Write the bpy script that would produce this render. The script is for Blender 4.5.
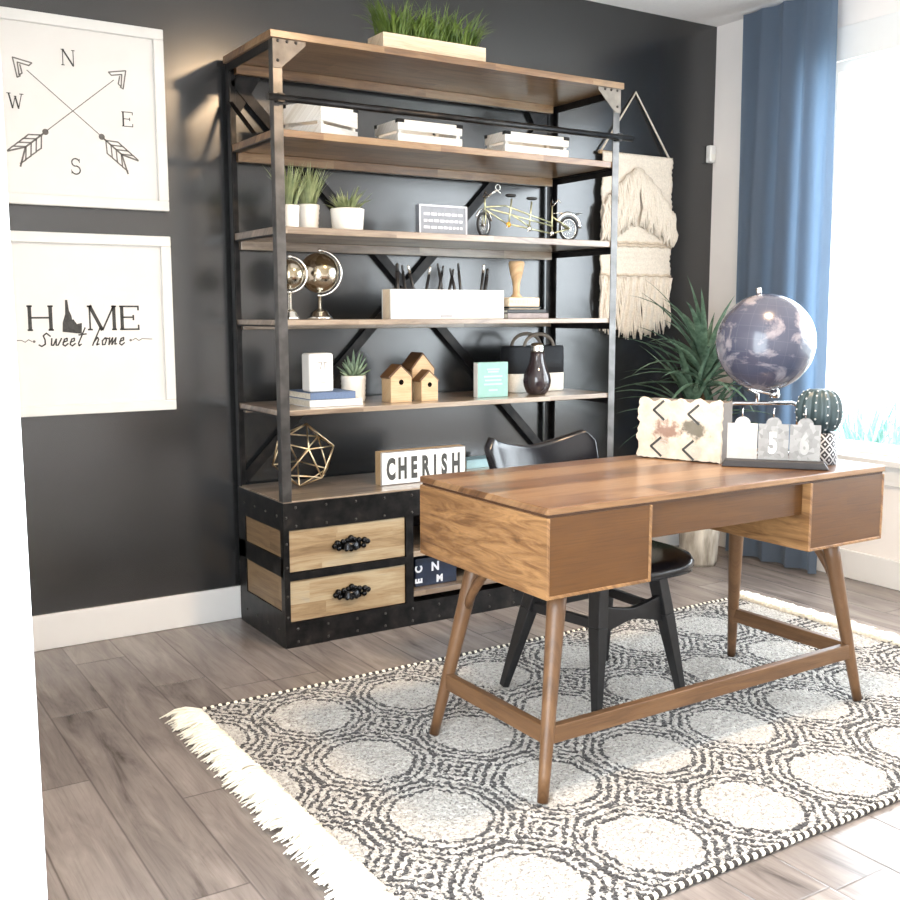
import bpy, bmesh, math, random
from mathutils import Vector, Matrix, noise
for o in list(bpy.data.objects): bpy.data.objects.remove(o)
SC = bpy.context.scene
COL = SC.collection
PI = math.pi
# ------------------------------------------------------------------ camera
cd = bpy.data.cameras.new('camera'); cam = bpy.data.objects.new('camera', cd); COL.objects.link(cam)
cd.sensor_width = 36; cd.sensor_fit = 'HORIZONTAL'; cd.lens = 1033.05/900*36; cd.clip_start = .02
R_ = Vector((0.84540301, -0.5341262, -0.00171779)); U_ = Vector((0.07157905, 0.11010551, 0.9913391)); F_ = Vector((0.52931105, 0.83820402, -0.13131577))
m = Matrix.Identity(4)
for i in range(3):
    m[i][0] = R_[i]; m[i][1] = U_[i]; m[i][2] = -F_[i]
m.translation = Vector((-1.4826, -3.5038, 1.2514))
cam.matrix_world = m
SC.camera = cam
# ------------------------------------------------------------------ world, lights, exposure
w = bpy.data.worlds.new('sky'); SC.world = w; w.use_nodes = True
bg = w.node_tree.nodes['Background']; bg.inputs[0].default_value = (.86, .94, 1, 1); bg.inputs[1].default_value = 5.5
def area(name, loc, rot, sx, sy, power, col, portal=False):
    l = bpy.data.lights.new(name, 'AREA'); l.shape = 'RECTANGLE'; l.size = sx; l.size_y = sy; l.energy = power; l.color = col
    o = bpy.data.objects.new(name, l); o.location = loc; o.rotation_euler = rot; COL.objects.link(o)
    if portal: l.cycles.is_portal = True
    return o
area('window_portal', (2.81, -1.73, 1.505), (0, PI/2, 0), 1.83, 3.14, 10, (1, 1, 1), True)
area('opening_portal', (-1.34, -2.7, 1.2), (0, -PI/2, 0), 2.3, 1.8, 10, (1, 1, 1), True)
cl = bpy.data.lights.new('ceiling_lamp_light', 'AREA'); cl.shape = 'DISK'; cl.size = .26; cl.energy = 30; cl.color = (1, .70, .42)
co = bpy.data.objects.new('ceiling_lamp_light', cl); co.location = (.72, -1.75, 2.60); COL.objects.link(co)
SC.view_settings.view_transform = 'Standard'; SC.view_settings.look = 'None'
SC.view_settings.exposure = 1.0; SC.view_settings.gamma = 1; SC.view_settings.use_curve_mapping = False

# ------------------------------------------------------------------ helpers
def box(bm, x0, x1, y0, y1, z0, z1, mi=0):
    v = [bm.verts.new(c) for c in ((x0,y0,z0),(x1,y0,z0),(x1,y1,z0),(x0,y1,z0),(x0,y0,z1),(x1,y0,z1),(x1,y1,z1),(x0,y1,z1))]
    for f in ((0,3,2,1),(4,5,6,7),(0,1,5,4),(1,2,6,5),(2,3,7,6),(3,0,4,7)):
        q = bm.faces.new([v[i] for i in f]); q.material_index = mi
    return v
def tube(bm, pts, r, seg=10, closed=False, mi=0, flat=None, smooth=True):
    pts = [Vector(p) for p in pts]; n = len(pts)
    rs = r if isinstance(r, (list, tuple)) else [r]*n
    rings = []; prev = None
    for i, p in enumerate(pts):
        if closed: t = pts[(i+1) % n]-pts[i-1]
        else: t = pts[min(i+1, n-1)]-pts[max(i-1, 0)]
        t.normalize()
        if prev is None:
            a = Vector((0,0,1)) if abs(t.z) < .9 else Vector((1,0,0))
            u = t.cross(a).normalized()
        else:
            u = (prev-t*prev.dot(t))
            u = u.normalized() if u.length > 1e-6 else t.orthogonal().normalized()
        prev = u; v = t.cross(u)
        fl = flat or 1
        rings.append([bm.verts.new(p+(u*math.cos(2*PI*k/seg)+v*math.sin(2*PI*k/seg)*fl)*rs[i]) for k in range(seg)])
    m_ = n if closed else n-1
    for i in range(m_):
        A, B = rings[i], rings[(i+1) % n]
        for k in range(seg):
            f = bm.faces.new((A[k], A[(k+1) % seg], B[(k+1) % seg], B[k])); f.material_index = mi; f.smooth = smooth
    if not closed:
        for rg, rev in ((rings[0], True), (rings[-1], False)):
            f = bm.faces.new(rg[::-1] if rev else rg); f.material_index = mi
def bar(bm, a, b, w_, h_, up=(0,0,1), mi=0, w2=None, h2=None):
    a, b = Vector(a), Vector(b); t = (b-a).normalized(); up = Vector(up)
    s = t.cross(up).normalized(); u = s.cross(t)
    vs = []
    for p, ww, hh in ((a, w_, h_), (b, w2 or w_, h2 or h_)):
        for i, j in ((-1,-1),(1,-1),(1,1),(-1,1)): vs.append(bm.verts.new(p+s*ww/2*i+u*hh/2*j))
    for f in ((3,2,1,0),(4,5,6,7),(0,1,5,4),(1,2,6,5),(2,3,7,6),(3,0,4,7)):
        bm.faces.new([vs[i] for i in f]).material_index = mi
def lathe(bm, prof, c=(0,0,0), seg=32, mi=0, mat=None, smooth=True):
    c = Vector(c); rings = []
    for r, z in prof:
        if r < 1e-5: rings.append([bm.verts.new((mat @ Vector((0,0,z)) if mat else Vector((0,0,z)))+c)])
        else:
            L = []
            for k in range(seg):
                q = Vector((r*math.cos(2*PI*k/seg), r*math.sin(2*PI*k/seg), z))
                L.append(bm.verts.new((mat @ q if mat else q)+c))
            rings.append(L)
    for A, B in zip(rings, rings[1:]):
        if len(A) == 1 and len(B) == 1: continue
        for k in range(seg):
            k2 = (k+1) % seg
            if len(A) == 1: f = bm.faces.new((A[0], B[k2], B[k]))
            elif len(B) == 1: f = bm.faces.new((A[k], A[k2], B[0]))
            else: f = bm.faces.new((A[k], A[k2], B[k2], B[k]))
            f.material_index = mi; f.smooth = smooth
    for rg, rev in ((rings[0], True), (rings[-1], False)):
        if len(rg) > 1: bm.faces.new(rg[::-1] if rev else rg).material_index = mi
def prism(bm, poly, d0, d1, fn, mi=0):
    """poly 2D (ccw), extruded d0..d1 ; fn(x,y,d)->3D"""
    A = [bm.verts.new(fn(x, y, d0)) for x, y in poly]; B = [bm.verts.new(fn(x, y, d1)) for x, y in poly]
    n = len(poly)
    bm.faces.new(A[::-1]).material_index = mi; bm.faces.new(B).material_index = mi
    for k in range(n): bm.faces.new((A[k], A[(k+1) % n], B[(k+1) % n], B[k])).material_index = mi
def xz(y): return lambda a, b, d: (a, y+d, b)     # picture plane facing -Y; depth d along +Y
def sphere(bm, c, r, seg=24, rings=14, mi=0, sz=1):
    lathe(bm, [(r*math.sin(PI*i/rings), -r*sz*math.cos(PI*i/rings)) for i in range(rings+1)], c, seg, mi)
def blade(bm, base, d, L, wd, droop, n=6, mi=0, fold=.25, up=1.0):
    """a curved leaf: starts at base heading mix of d (horizontal unit) and up, droops"""
    base = Vector(base); d = Vector(d); p = base.copy(); ang = up; st = L/n; prev = None
    side = Vector((-d.y, d.x, 0))
    for i in range(n+1):
        t = i/n
        ww = wd*(1-t**1.6)*(.55+1.0*min(t*3, 1)*.45)
        dirv = d*math.cos(ang)+Vector((0,0,1))*math.sin(ang)
        nrm = dirv.cross(side)
        ring = [p+side*ww/2, p-nrm*ww*fold, p-side*ww/2] if i < n else [p]
        ring = [bm.verts.new(q) for q in ring]
        if prev:
            if len(ring) == 3:
                for k in (0, 1):
                    f = bm.faces.new((prev[k], prev[k+1], ring[k+1], ring[k])); f.smooth = True; f.material_index = mi
            else:
                for k in (0, 1):
                    f = bm.faces.new((prev[k], prev[k+1], ring[0])); f.smooth = True; f.material_index = mi
        prev = ring; p = p+dirv*st; ang -= droop/n
def B(): return bmesh.new()
def obj(name, bm, mat, parent=None, bevel=0, seg=2, loc=None, recalc=True, sub=0, solid=0):
    if recalc: bmesh.ops.recalc_face_normals(bm, faces=bm.faces)
    me = bpy.data.meshes.new(name); bm.to_mesh(me); bm.free()
    for mm in (mat if isinstance(mat, (list, tuple)) else [mat]): me.materials.append(mm)
    o = bpy.data.objects.new(name, me); COL.objects.link(o)
    if parent: o.parent = parent
    if loc: o.location = loc
    if solid:
        s = o.modifiers.new('solid', 'SOLIDIFY'); s.thickness = solid; s.offset = 0
    if bevel:
        b = o.modifiers.new('bevel', 'BEVEL'); b.width = bevel; b.segments = seg; b.limit_method = 'ANGLE'; b.angle_limit = .6
    if sub:
        s = o.modifiers.new('sub', 'SUBSURF'); s.levels = sub; s.render_levels = sub
    return o
def tag(o, label, cat, group=None, kind=None):
    o['label'] = label; o['category'] = cat
    if group: o['group'] = group
    if kind: o['kind'] = kind
    return o
def thing(name, label, cat, loc=(0,0,0), rz=0, group=None):
    o = bpy.data.objects.new(name, None); COL.objects.link(o); o.location = loc; o.rotation_euler = (0,0,rz); o.empty_display_size = .1
    return tag(o, label, cat, group)
def struct(name, bm, mat, parent=None, bevel=0, label=None):
    o = obj(name, bm, mat, parent, bevel)
    if not parent: o['kind'] = 'structure'
    return o
def dup(root, loc, rz, label, group=None):
    r = root.copy(); COL.objects.link(r); r.location = loc; r.rotation_euler = (0,0,rz); r['label'] = label
    if group: r['group'] = group
    for ch in list(root.children):
        c = ch.copy(); COL.objects.link(c); c.parent = r
        for g in ch.children:
            d = g.copy(); COL.objects.link(d); d.parent = c
    return r
def text_mesh(bm, s, fn, size, ex=.001, offset=0, sx=1, align='LEFT', space=1.0, mi=0, shear=0):
    cu = bpy.data.curves.new('lettering', 'FONT'); cu.body = s; cu.size = size; cu.extrude = 0; cu.offset = offset; cu.align_x = align; cu.space_character = space; cu.shear = shear; cu.resolution_u = 4
    o = bpy.data.objects.new('lettering', cu); COL.objects.link(o); bpy.context.view_layer.update()
    me = o.evaluated_get(bpy.context.evaluated_depsgraph_get()).to_mesh()
    vs = [v.co.copy() for v in me.vertices]; fs = [list(p.vertices) for p in me.polygons]
    o.evaluated_get(bpy.context.evaluated_depsgraph_get()).to_mesh_clear()
    bpy.data.objects.remove(o); bpy.data.curves.remove(cu)
    top = [bm.verts.new(fn(v.x*sx, v.y, 0)) for v in vs]; bot = [bm.verts.new(fn(v.x*sx, v.y, ex)) for v in vs]
    edges = {}
    for f in fs:
        try:
            bm.faces.new([top[i] for i in f]).material_index = mi; bm.faces.new([bot[i] for i in f][::-1]).material_index = mi
        except ValueError: pass
        for a, b in zip(f, f[1:]+f[:1]):
            k = (min(a,b), max(a,b)); edges[k] = edges.get(k, 0)+1
    for (a, b), n in edges.items():
        if n == 1: bm.faces.new((top[a], top[b], bot[b], bot[a])).material_index = mi

# ------------------------------------------------------------------ materials
def srgb(*c):
    c = [x/255 for x in c]
    return tuple(x/12.92 if x <= .04045 else ((x+.055)/1.055)**2.4 for x in c)+(1,)
class NT:
    def __init__(s, name):
        s.m = bpy.data.materials.new(name); s.m.use_nodes = True; s.t = s.m.node_tree; s.n = s.t.nodes; s.b = s.n['Principled BSDF']
    def add(s, ty, **kw):
        nd = s.n.new(ty)
        for k, v in kw.items():
            if k.startswith('i_'):
                key = k[2:]; key = int(key) if key.isdigit() else key.replace('_', ' ')
                nd.inputs[key].default_value = v
            else: setattr(nd, k, v)
        return nd
    def l(s, a, b): s.t.links.new(a, b)
    def ramp(s, fac, stops, interp='LINEAR'):
        r = s.n.new('ShaderNodeValToRGB'); r.color_ramp.interpolation = interp; e = r.color_ramp.elements
        while len(e) < len(stops): e.new(.5)
        for q, (p, c) in zip(e, stops): q.position = p; q.color = c
        s.l(fac, r.inputs[0]); return r.outputs[0]
    def coords(s, scale=(1,1,1), rot=(0,0,0), loc=(0,0,0)):
        tc = s.n.new('ShaderNodeTexCoord'); mp = s.n.new('ShaderNodeMapping'); mp.inputs['Scale'].default_value = scale; mp.inputs['Rotation'].default_value = rot; mp.inputs['Location'].default_value = loc
        s.l(tc.outputs['Object'], mp.inputs[0]); return mp.outputs[0]
    def noise(s, vec, scale, detail=4, rough=.55, dist=0):
        n = s.add('ShaderNodeTexNoise'); n.inputs['Scale'].default_value = scale; n.inputs['Detail'].default_value = detail; n.inputs['Roughness'].default_value = rough; n.inputs['Distortion'].default_value = dist
        s.l(vec, n.inputs['Vector']); return n.outputs['Fac']
    def mix(s, fac, a, b, mode='MIX'):
        x = s.n.new('ShaderNodeMix'); x.data_type = 'RGBA'; x.blend_type = mode
        for sock, v in ((x.inputs[0], fac), (x.inputs[6], a), (x.inputs[7], b)):
            if hasattr(v, 'links'): s.l(v, sock)
            else: sock.default_value = v
        return x.outputs[2]
    def math(s, op, a, b=None, c=None):
        x = s.n.new('ShaderNodeMath'); x.operation = op
        for i, v in enumerate((a, b, c)):
            if v is None: continue
            if hasattr(v, 'links'): s.l(v, x.inputs[i])
            else: x.inputs[i].default_value = v
        return x.outputs[0]
    def bump(s, h, strength=.3, dist=.01):
        b = s.n.new('ShaderNodeBump'); b.inputs['Strength'].default_value = strength; b.inputs['Distance'].default_value = dist
        s.l(h, b.inputs['Height']); s.l(b.outputs[0], s.b.inputs['Normal'])
    def col(s, c):
        if hasattr(c, 'links'): s.l(c, s.b.inputs['Base Color'])
        else: s.b.inputs['Base Color'].default_value = c
    def set(s, **kw):
        for k, v in kw.items(): s.b.inputs[k.replace('_', ' ')].default_value = v
def plain(name, c, rough=.5, metal=0, var=.08, scale=30, bump=.05, spec=None, **kw):
    t = NT(name); v = t.coords(); n = t.noise(v, scale)
    lo = tuple(x*(1-var) for x in c[:3])+(1,); hi = tuple(min(1, x*(1+var)) for x in c[:3])+(1,)
    t.col(t.ramp(n, [(.3, lo), (.7, hi)])); t.set(Roughness=rough, Metallic=metal)
    if spec is not None: t.b.inputs['Specular IOR Level'].default_value = spec
    if bump: t.bump(n, bump, .004)
    for k, q in kw.items(): t.b.inputs[k.replace('_', ' ')].default_value = q
    return t.m
def wood(name, cols, axis='x', rough=.45, plank=.12, length=.7, patch=.6, fine=1.0, seam=.0, coat=0):
    """plank mosaic with grain running along axis; planks side by side across another axis"""
    t = NT(name)
    tc = t.n.new('ShaderNodeTexCoord'); sp = t.n.new('ShaderNodeSeparateXYZ'); t.l(tc.outputs['Object'], sp.inputs[0])
    X, Y, Z = sp.outputs
    along, acr = (X, t.math('ADD', Y, Z)) if axis == 'x' else ((Y, t.math('ADD', X, Z)) if axis == 'y' else (Z, t.math('ADD', X, Y)))
    row = t.math('FLOOR', t.math('DIVIDE', acr, plank))
    off = t.math('FRACT', t.math('MULTIPLY', t.math('SINE', t.math('MULTIPLY', row, 12.9898)), 43.5))
    seg_ = t.math('FLOOR', t.math('ADD', t.math('DIVIDE', along, length), t.math('MULTIPLY', off, 3)))
    cv = t.n.new('ShaderNodeCombineXYZ'); t.l(row, cv.inputs[0]); t.l(seg_, cv.inputs[1])
    wn = t.n.new('ShaderNodeTexWhiteNoise'); wn.noise_dimensions = '3D'; t.l(cv.outputs[0], wn.inputs['Vector'])
    rnd = wn.outputs['Value']
    g = t.n.new('ShaderNodeCombineXYZ'); t.l(t.math('ADD', along, t.math('MULTIPLY', rnd, 7)), g.inputs[0]); t.l(t.math('MULTIPLY', acr, 7), g.inputs[1]); t.l(t.math('MULTIPLY', rnd, 13), g.inputs[2])
    n1 = t.noise(g.outputs[0], 3.5*fine, 6, .62, 1.2)
    g2 = t.n.new('ShaderNodeCombineXYZ'); t.l(along, g2.inputs[0]); t.l(t.math('MULTIPLY', acr, 34), g2.inputs[1]); t.l(rnd, g2.inputs[2])
    n2 = t.noise(g2.outputs[0], 9*fine, 3, .6, .3)
    f = t.math('ADD', t.math('MULTIPLY', n1, 1-patch*.5), t.math('MULTIPLY', rnd, patch*.5))
    base = t.ramp(f, [(.22+.56*i/(len(cols)-1), c) for i, c in enumerate(cols)])
    dark = t.ramp(n2, [(.30, (.62,.58,.55,1)), (.52, (1,1,1,1))])
    c = t.mix(.55, base, dark, 'MULTIPLY')
    if seam:
        fr = t.math('FRACT', t.math('DIVIDE', acr, plank)); e = t.math('MINIMUM', fr, t.math('SUBTRACT', 1, fr))
        k = t.ramp(e, [(0, (1,1,1,1)), (seam, (0,0,0,1))])
        c = t.mix(k, c, (c0:=tuple(x*.35 for x in cols[0][:3])+(1,)))
    t.col(c); t.set(Roughness=rough)
    t.bump(n2, .15, .002)
    if coat: t.b.inputs['Coat Weight'].default_value = coat; t.b.inputs['Coat Roughness'].default_value = .2
    return t.m

M = {}
M['charcoal'] = (lambda t: (t.col(t.ramp(t.noise(t.coords(), 3, 3), [(.3, (.014,.0145,.015,1)), (.7, (.018,.0185,.019,1))])), t.set(Roughness=.22), t.b.inputs['Specular IOR Level'].__setattr__('default_value', .95), t.bump(t.noise(t.coords(), 260, 2), .05, .001), t.m)[-1])(NT('charcoal_paint'))
M['white_paint'] = plain('white_wall_paint', (.86,.82,.79,1), .6, var=.02, scale=4)
M['ceiling'] = plain('ceiling_paint', (.86,.83,.81,1), .8, var=.02, scale=60, bump=.25)
M['trim'] = plain('trim_paint', (.80,.80,.79,1), .35, var=.015, scale=6)
M['white'] = plain('white_lacquer', (.74,.74,.72,1), .35, var=.02, scale=12)
M['paper'] = plain('print_paper', (.76,.75,.725,1), .55, var=.015, scale=8)
M['ink'] = plain('print_ink', (.05,.05,.048,1), .7, var=.3, scale=90)
M['ink_soft'] = plain('print_ink_soft', (.16,.15,.14,1), .7, var=.3, scale=90)
M['ink_pale'] = plain('print_ink_pale', (.45,.43,.42,1), .7, var=.1, scale=90)
M['black_metal'] = (lambda t: (t.col(t.ramp(t.noise(t.coords(), 18, 5), [(.35, (.010,.010,.011,1)), (.62, (.028,.026,.025,1)), (.8, (.06,.05,.042,1))])), t.set(Roughness=.38, Metallic=.75), t.bump(t.noise(t.coords(), 60, 3), .12, .002), t.m)[-1])(NT('blackened_iron'))
M['pull_iron'] = plain('black_cast_iron', (.02,.02,.021,1), .22, .9, .3, 60, .1)
M['post_metal'] = (lambda t: (t.col(t.ramp(t.noise(t.coords(), 14, 5), [(.35, (.075,.072,.07,1)), (.7, (.15,.144,.14,1))])), t.set(Roughness=.33, Metallic=.9), t.bump(t.noise(t.coords(), 60, 3), .1, .002), t.m)[-1])(NT('worn_iron_post'))
M['gusset'] = plain('gusset_iron', (.20,.175,.15,1), .5, .7, .25, 20, .1)
M['rivet'] = plain('rivet_iron', (.07,.065,.06,1), .35, .8)
M['silver'] = plain('polished_silver', (.75,.73,.68,1), .16, 1, .06, 20, .02)
M['chrome'] = plain('chrome', (.72,.74,.77,1), .12, 1, .03, 20, 0)
M['brass'] = plain('pale_brass', (.72,.58,.38,1), .28, 1, .1, 30, .03)
M['shelf_wood'] = wood('mango_shelf_wood', [srgb(78,54,34), srgb(118,86,56), srgb(146,116,82), srgb(110,88,66)], 'x', .36, .115, .5, .55, coat=.7)
M['shelf_wood_grey'] = wood('weathered_shelf_wood', [srgb(84,66,52), srgb(124,106,88), srgb(154,136,116), srgb(168,154,138)], 'x', .34, .10, .45, .6, coat=1.0)
M['drawer_wood'] = wood('pale_drawer_wood', [srgb(106,82,56), srgb(150,126,94), srgb(172,154,124), srgb(160,150,132)], 'x', .45, .085, .45, .45)
M['desk_top'] = wood('desk_top_wood', [srgb(64,42,24), srgb(112,78,50), srgb(146,112,78), srgb(90,60,36)], 'x', .28, .13, 2.0, .8, .8, coat=.25)
M['desk_side'] = wood('desk_side_wood', [srgb(62,40,22), srgb(116,82,50), srgb(152,114,74), srgb(92,62,36)], 'y', .38, .5, 3.0, .15, 1.25)
M['desk_front'] = wood('desk_front_wood', [srgb(76,46,16), srgb(88,55,20), srgb(98,63,25)], 'x', .4, .6, 3, .2, .8)
M['desk_leg'] = wood('desk_leg_wood', [srgb(72,50,32), srgb(104,74,48), srgb(124,92,62)], 'z', .4, .6, 3, .2, .9)
M['desk_rail'] = wood('desk_rail_wood', [srgb(72,50,32), srgb(104,74,48), srgb(124,92,62)], 'x', .4, .6, 3, .2, .9)
M['desk_rail_side'] = wood('desk_side_rail_wood', [srgb(72,50,32), srgb(104,74,48), srgb(124,92,62)], 'y', .4, .6, 3, .2, .9)
M['pale_wood'] = wood('pale_birch', [srgb(164,132,94), srgb(190,160,122), srgb(204,180,146)], 'x', .5, .2, 1, .3)
M['planter_wood'] = wood('bleached_planter_wood', [srgb(196,170,136), srgb(226,206,178), srgb(238,224,202)], 'x', .55, .2, 1, .3)
M['brown_wood'] = wood('roof_brown_wood', [srgb(66,44,26), srgb(92,64,38), srgb(108,76,46)], 'y', .5, .2, 1, .3)
M['crate_wood'] = wood('whitewashed_crate_wood', [srgb(214,206,192), srgb(240,236,228), srgb(248,246,240)], 'x', .6, .05, .4, .3)
M['black_wood'] = plain('black_stained_wood', (.012,.012,.013,1), .42, 0, .3, 40, .1)
M['black_plastic'] = plain('black_plastic', (.014,.014,.015,1), .35)
M['grey_plastic'] = plain('grey_plastic', (.35,.35,.36,1), .35)
M['leather'] = (lambda t: (t.col((.009,.0095,.013,1)), t.set(Roughness=.22), t.bump(t.noise(t.coords(), 180, 3), .12, .002), t.m)[-1])(NT('black_leather'))
M['ceramic'] = plain('white_ceramic', (.80,.78,.73,1), .3, var=.04, scale=15)
M['soil'] = plain('potting_soil', (.03,.02,.014,1), .95, var=.4, scale=80, bump=.5)
M['teal'] = plain('mint_card', srgb(132,172,164), .5, var=.05)
M['blue_cloth'] = plain('blue_book_cloth', srgb(92,110,140), .7, var=.1, scale=120)
M['pages'] = plain('book_pages', (.74,.70,.60,1), .8, var=.12, scale=140)
M['navy'] = plain('navy_print', srgb(24,34,54), .4, var=.5, scale=14)
M['book_grey'] = plain('grey_book_cloth', srgb(150,140,140), .6, var=.2, scale=30)
M['aqua'] = plain('pale_aqua_board', srgb(168,200,205), .5, var=.05)
M['lime'] = plain('lime_enamel', srgb(196,196,160), .25, 0.7)
M['orange'] = plain('orange_enamel', srgb(206,150,50), .3, .2)
M['hole'] = plain('hole_shade', (.006,.005,.004,1), .95, spec=.02)  # black colour stands in for the shade inside a recess
M['rubber'] = plain('black_rubber', (.012,.012,.012,1), .6)
M['sign_grey'] = plain('grey_sign_board', srgb(128,132,140), .5, var=.1)
M['sign_pale'] = plain('pale_sign_lettering', srgb(214,216,222), .5)
M['dark_glass'] = (lambda t: (t.col((.030,.022,.026,1)), t.set(Roughness=.06), t.b.inputs.__getitem__('Coat Weight').__setattr__('default_value', .6), t.m)[-1])(NT('smoky_glass'))
M['bag_black'] = plain('black_canvas', (.016,.018,.022,1), .75, var=.2, scale=200, bump=.3)
M['bag_white'] = plain('natural_canvas', (.70,.68,.62,1), .8, var=.08, scale=200, bump=.3)
M['strap'] = plain('bag_strap', srgb(120,110,98), .5, var=.15)
M['yarn'] = plain('cream_yarn', srgb(214,204,190), .9, var=.12, scale=120, bump=.4)
M['concrete'] = (lambda t: (t.col(t.ramp(t.noise(t.coords((1,1,.25)), 22, 5), [(.3, srgb(120,112,100)), (.7, srgb(200,194,182))])), t.set(Roughness=.8), t.bump(t.noise(t.coords((1,1,.25)), 22, 5), .5, .01), t.m)[-1])(NT('rough_planter'))
def foliage(name, a, b, trans=.25, rough=.45):
    t = NT(name); t.col(t.ramp(t.noise(t.coords(), 25, 3), [(.3, a), (.7, b)])); t.set(Roughness=rough)
    t.b.inputs['Subsurface Weight'].default_value = 0
    tr = t.add('ShaderNodeBsdfTranslucent'); tr.inputs[0].default_value = b
    mx = t.add('ShaderNodeMixShader'); mx.inputs[0].default_value = trans
    t.l(t.b.outputs[0], mx.inputs[1]); t.l(tr.outputs[0], mx.inputs[2]); t.l(mx.outputs[0], t.n['Material Output'].inputs[0])
    return t.m
M['grass'] = foliage('grass_blades', srgb(52,78,28), srgb(128,150,70))
M['grass_pale'] = foliage('pale_grass_blades', srgb(84,104,64), srgb(180,186,138))
M['aloe'] = foliage('succulent_leaf', srgb(86,112,80), srgb(172,190,160), .1)
M['palm'] = foliage('dracaena_leaf', srgb(56,80,64), srgb(122,148,126), .2, .25)
M['garden'] = foliage('garden_leaf', srgb(70,112,102), srgb(116,150,140), .15)

# woven curtain: grey cloth that lets daylight through, window glow tinted in as blue
t = NT('curtain_cloth'); wv = t.noise(t.coords((60,60,400)), 6, 2)
t.col(t.ramp(wv, [(.3, srgb(90,102,117)), (.7, srgb(102,115,131))])); t.set(Roughness=.85); t.b.inputs['Sheen Weight'].default_value = .15
tr = t.add('ShaderNodeBsdfTranslucent'); tr.inputs[0].default_value = srgb(112,138,166)
mx = t.add('ShaderNodeMixShader'); mx.inputs[0].default_value = .42
t.l(t.b.outputs[0], mx.inputs[1]); t.l(tr.outputs[0], mx.inputs[2]); t.l(mx.outputs[0], t.n['Material Output'].inputs[0]); t.bump(wv, .1, .002)
M['curtain'] = t.m
# window glass
t = NT('window_glass'); tb = t.add('ShaderNodeBsdfTransparent'); gl = t.add('ShaderNodeBsdfGlossy'); gl.inputs['Roughness'].default_value = .02
mx = t.add('ShaderNodeMixShader'); mx.inputs[0].default_value = .04
t.l(tb.outputs[0], mx.inputs[1]); t.l(gl.outputs[0], mx.inputs[2]); t.l(mx.outputs[0], t.n['Material Output'].inputs[0])
M['glass'] = t.m
# floor planks running along Y
t = NT('vinyl_planks'); tc = t.n.new('ShaderNodeTexCoord'); sp = t.n.new('ShaderNodeSeparateXYZ'); t.l(tc.outputs['Object'], sp.inputs[0])
row = t.math('FLOOR', t.math('DIVIDE', sp.outputs[0], .178))
off = t.math('FRACT', t.math('MULTIPLY', t.math('SINE', t.math('MULTIPLY', row, 12.9898)), 437.5))
yy = t.math('ADD', t.math('DIVIDE', sp.outputs[1], 1.22), off); sg = t.math('FLOOR', yy)
cv = t.n.new('ShaderNodeCombineXYZ'); t.l(row, cv.inputs[0]); t.l(sg, cv.inputs[1])
wn = t.n.new('ShaderNodeTexWhiteNoise'); t.l(cv.outputs[0], wn.inputs['Vector']); rnd = wn.outputs['Value']
g = t.n.new('ShaderNodeCombineXYZ'); t.l(t.math('MULTIPLY', sp.outputs[0], 6.5), g.inputs[0]); t.l(sp.outputs[1], g.inputs[1]); t.l(t.math('MULTIPLY', rnd, 17), g.inputs[2])
n1 = t.noise(g.outputs[0], 2.2, 6, .6, .8)
g2 = t.n.new('ShaderNodeCombineXYZ'); t.l(t.math('MULTIPLY', sp.outputs[0], 30), g2.inputs[0]); t.l(sp.outputs[1], g2.inputs[1]); t.l(rnd, g2.inputs[2])
n2 = t.noise(g2.outputs[0], 5, 4, .6, .4)
f = t.math('ADD', t.math('MULTIPLY', n1, .84), t.math('MULTIPLY', rnd, .16))
c = t.ramp(f, [(.24, srgb(74,68,65)), (.36, srgb(114,106,102)), (.55, srgb(138,129,124)), (.78, srgb(160,152,146))])
c = t.mix(.42, c, t.ramp(n2, [(.28, (.55,.52,.5,1)), (.5, (1,1,1,1))]), 'MULTIPLY')
fx = t.math('FRACT', t.math('DIVIDE', sp.outputs[0], .178)); fy = t.math('FRACT', yy)
ex = t.math('MULTIPLY', t.math('MINIMUM', fx, t.math('SUBTRACT', 1, fx)), .178); ey = t.math('MULTIPLY', t.math('MINIMUM', fy, t.math('SUBTRACT', 1, fy)), 1.22)
e = t.math('MINIMUM', ex, ey); k = t.ramp(e, [(0, (1,1,1,1)), (.0022, (0,0,0,1))])
t.col(t.mix(t.math('MULTIPLY', k, .6), c, (.04,.035,.03,1))); t.set(Roughness=.24)
t.bump(t.math('ADD', t.math('MULTIPLY', n2, .2), t.math('MULTIPLY', k, -1)), .25, .003)
M['floor'] = t.m
# rug: octagonal medallions ringed in charcoal on cream pile, square lattice
RX0, RY0, PXC, PYC = -.205, -.672, .345, .381
t = NT('rug_pile'); tc = t.n.new('ShaderNodeTexCoord')
vk = t.add('ShaderNodeTexVoronoi'); vk.inputs['Scale'].default_value = 105; t.l(tc.outputs['Object'], vk.inputs['Vector'])
wob = t.add('ShaderNodeTexNoise'); wob.inputs['Scale'].default_value = 42; wob.inputs['Detail'].default_value = 2; t.l(tc.outputs['Object'], wob.inputs['Vector'])
wv = t.add('ShaderNodeVectorMath', operation='MULTIPLY_ADD'); t.l(wob.outputs['Color'], wv.inputs[0]); wv.inputs[1].default_value = (.018,.018,0); t.l(vk.outputs['Position'], wv.inputs[2])
sp = t.n.new('ShaderNodeSeparateXYZ'); t.l(wv.outputs[0], sp.inputs[0])
def cellc(v, o_, per): # signed distance to nearest lattice line centre, in metres scaled to .36 cell
    q = t.math('DIVIDE', t.math('SUBTRACT', v, o_), per); q = t.math('SUBTRACT', q, t.math('ROUND', q)); return t.math('ABSOLUTE', t.math('MULTIPLY', q, .36))
ax = cellc(sp.outputs[0], RX0+.009, PXC); ay = cellc(sp.outputs[1], RY0+.009, PYC)
octd = t.math('MAXIMUM', t.math('MAXIMUM', ax, ay), t.math('MULTIPLY', t.math('ADD', ax, ay), .7071))
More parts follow.
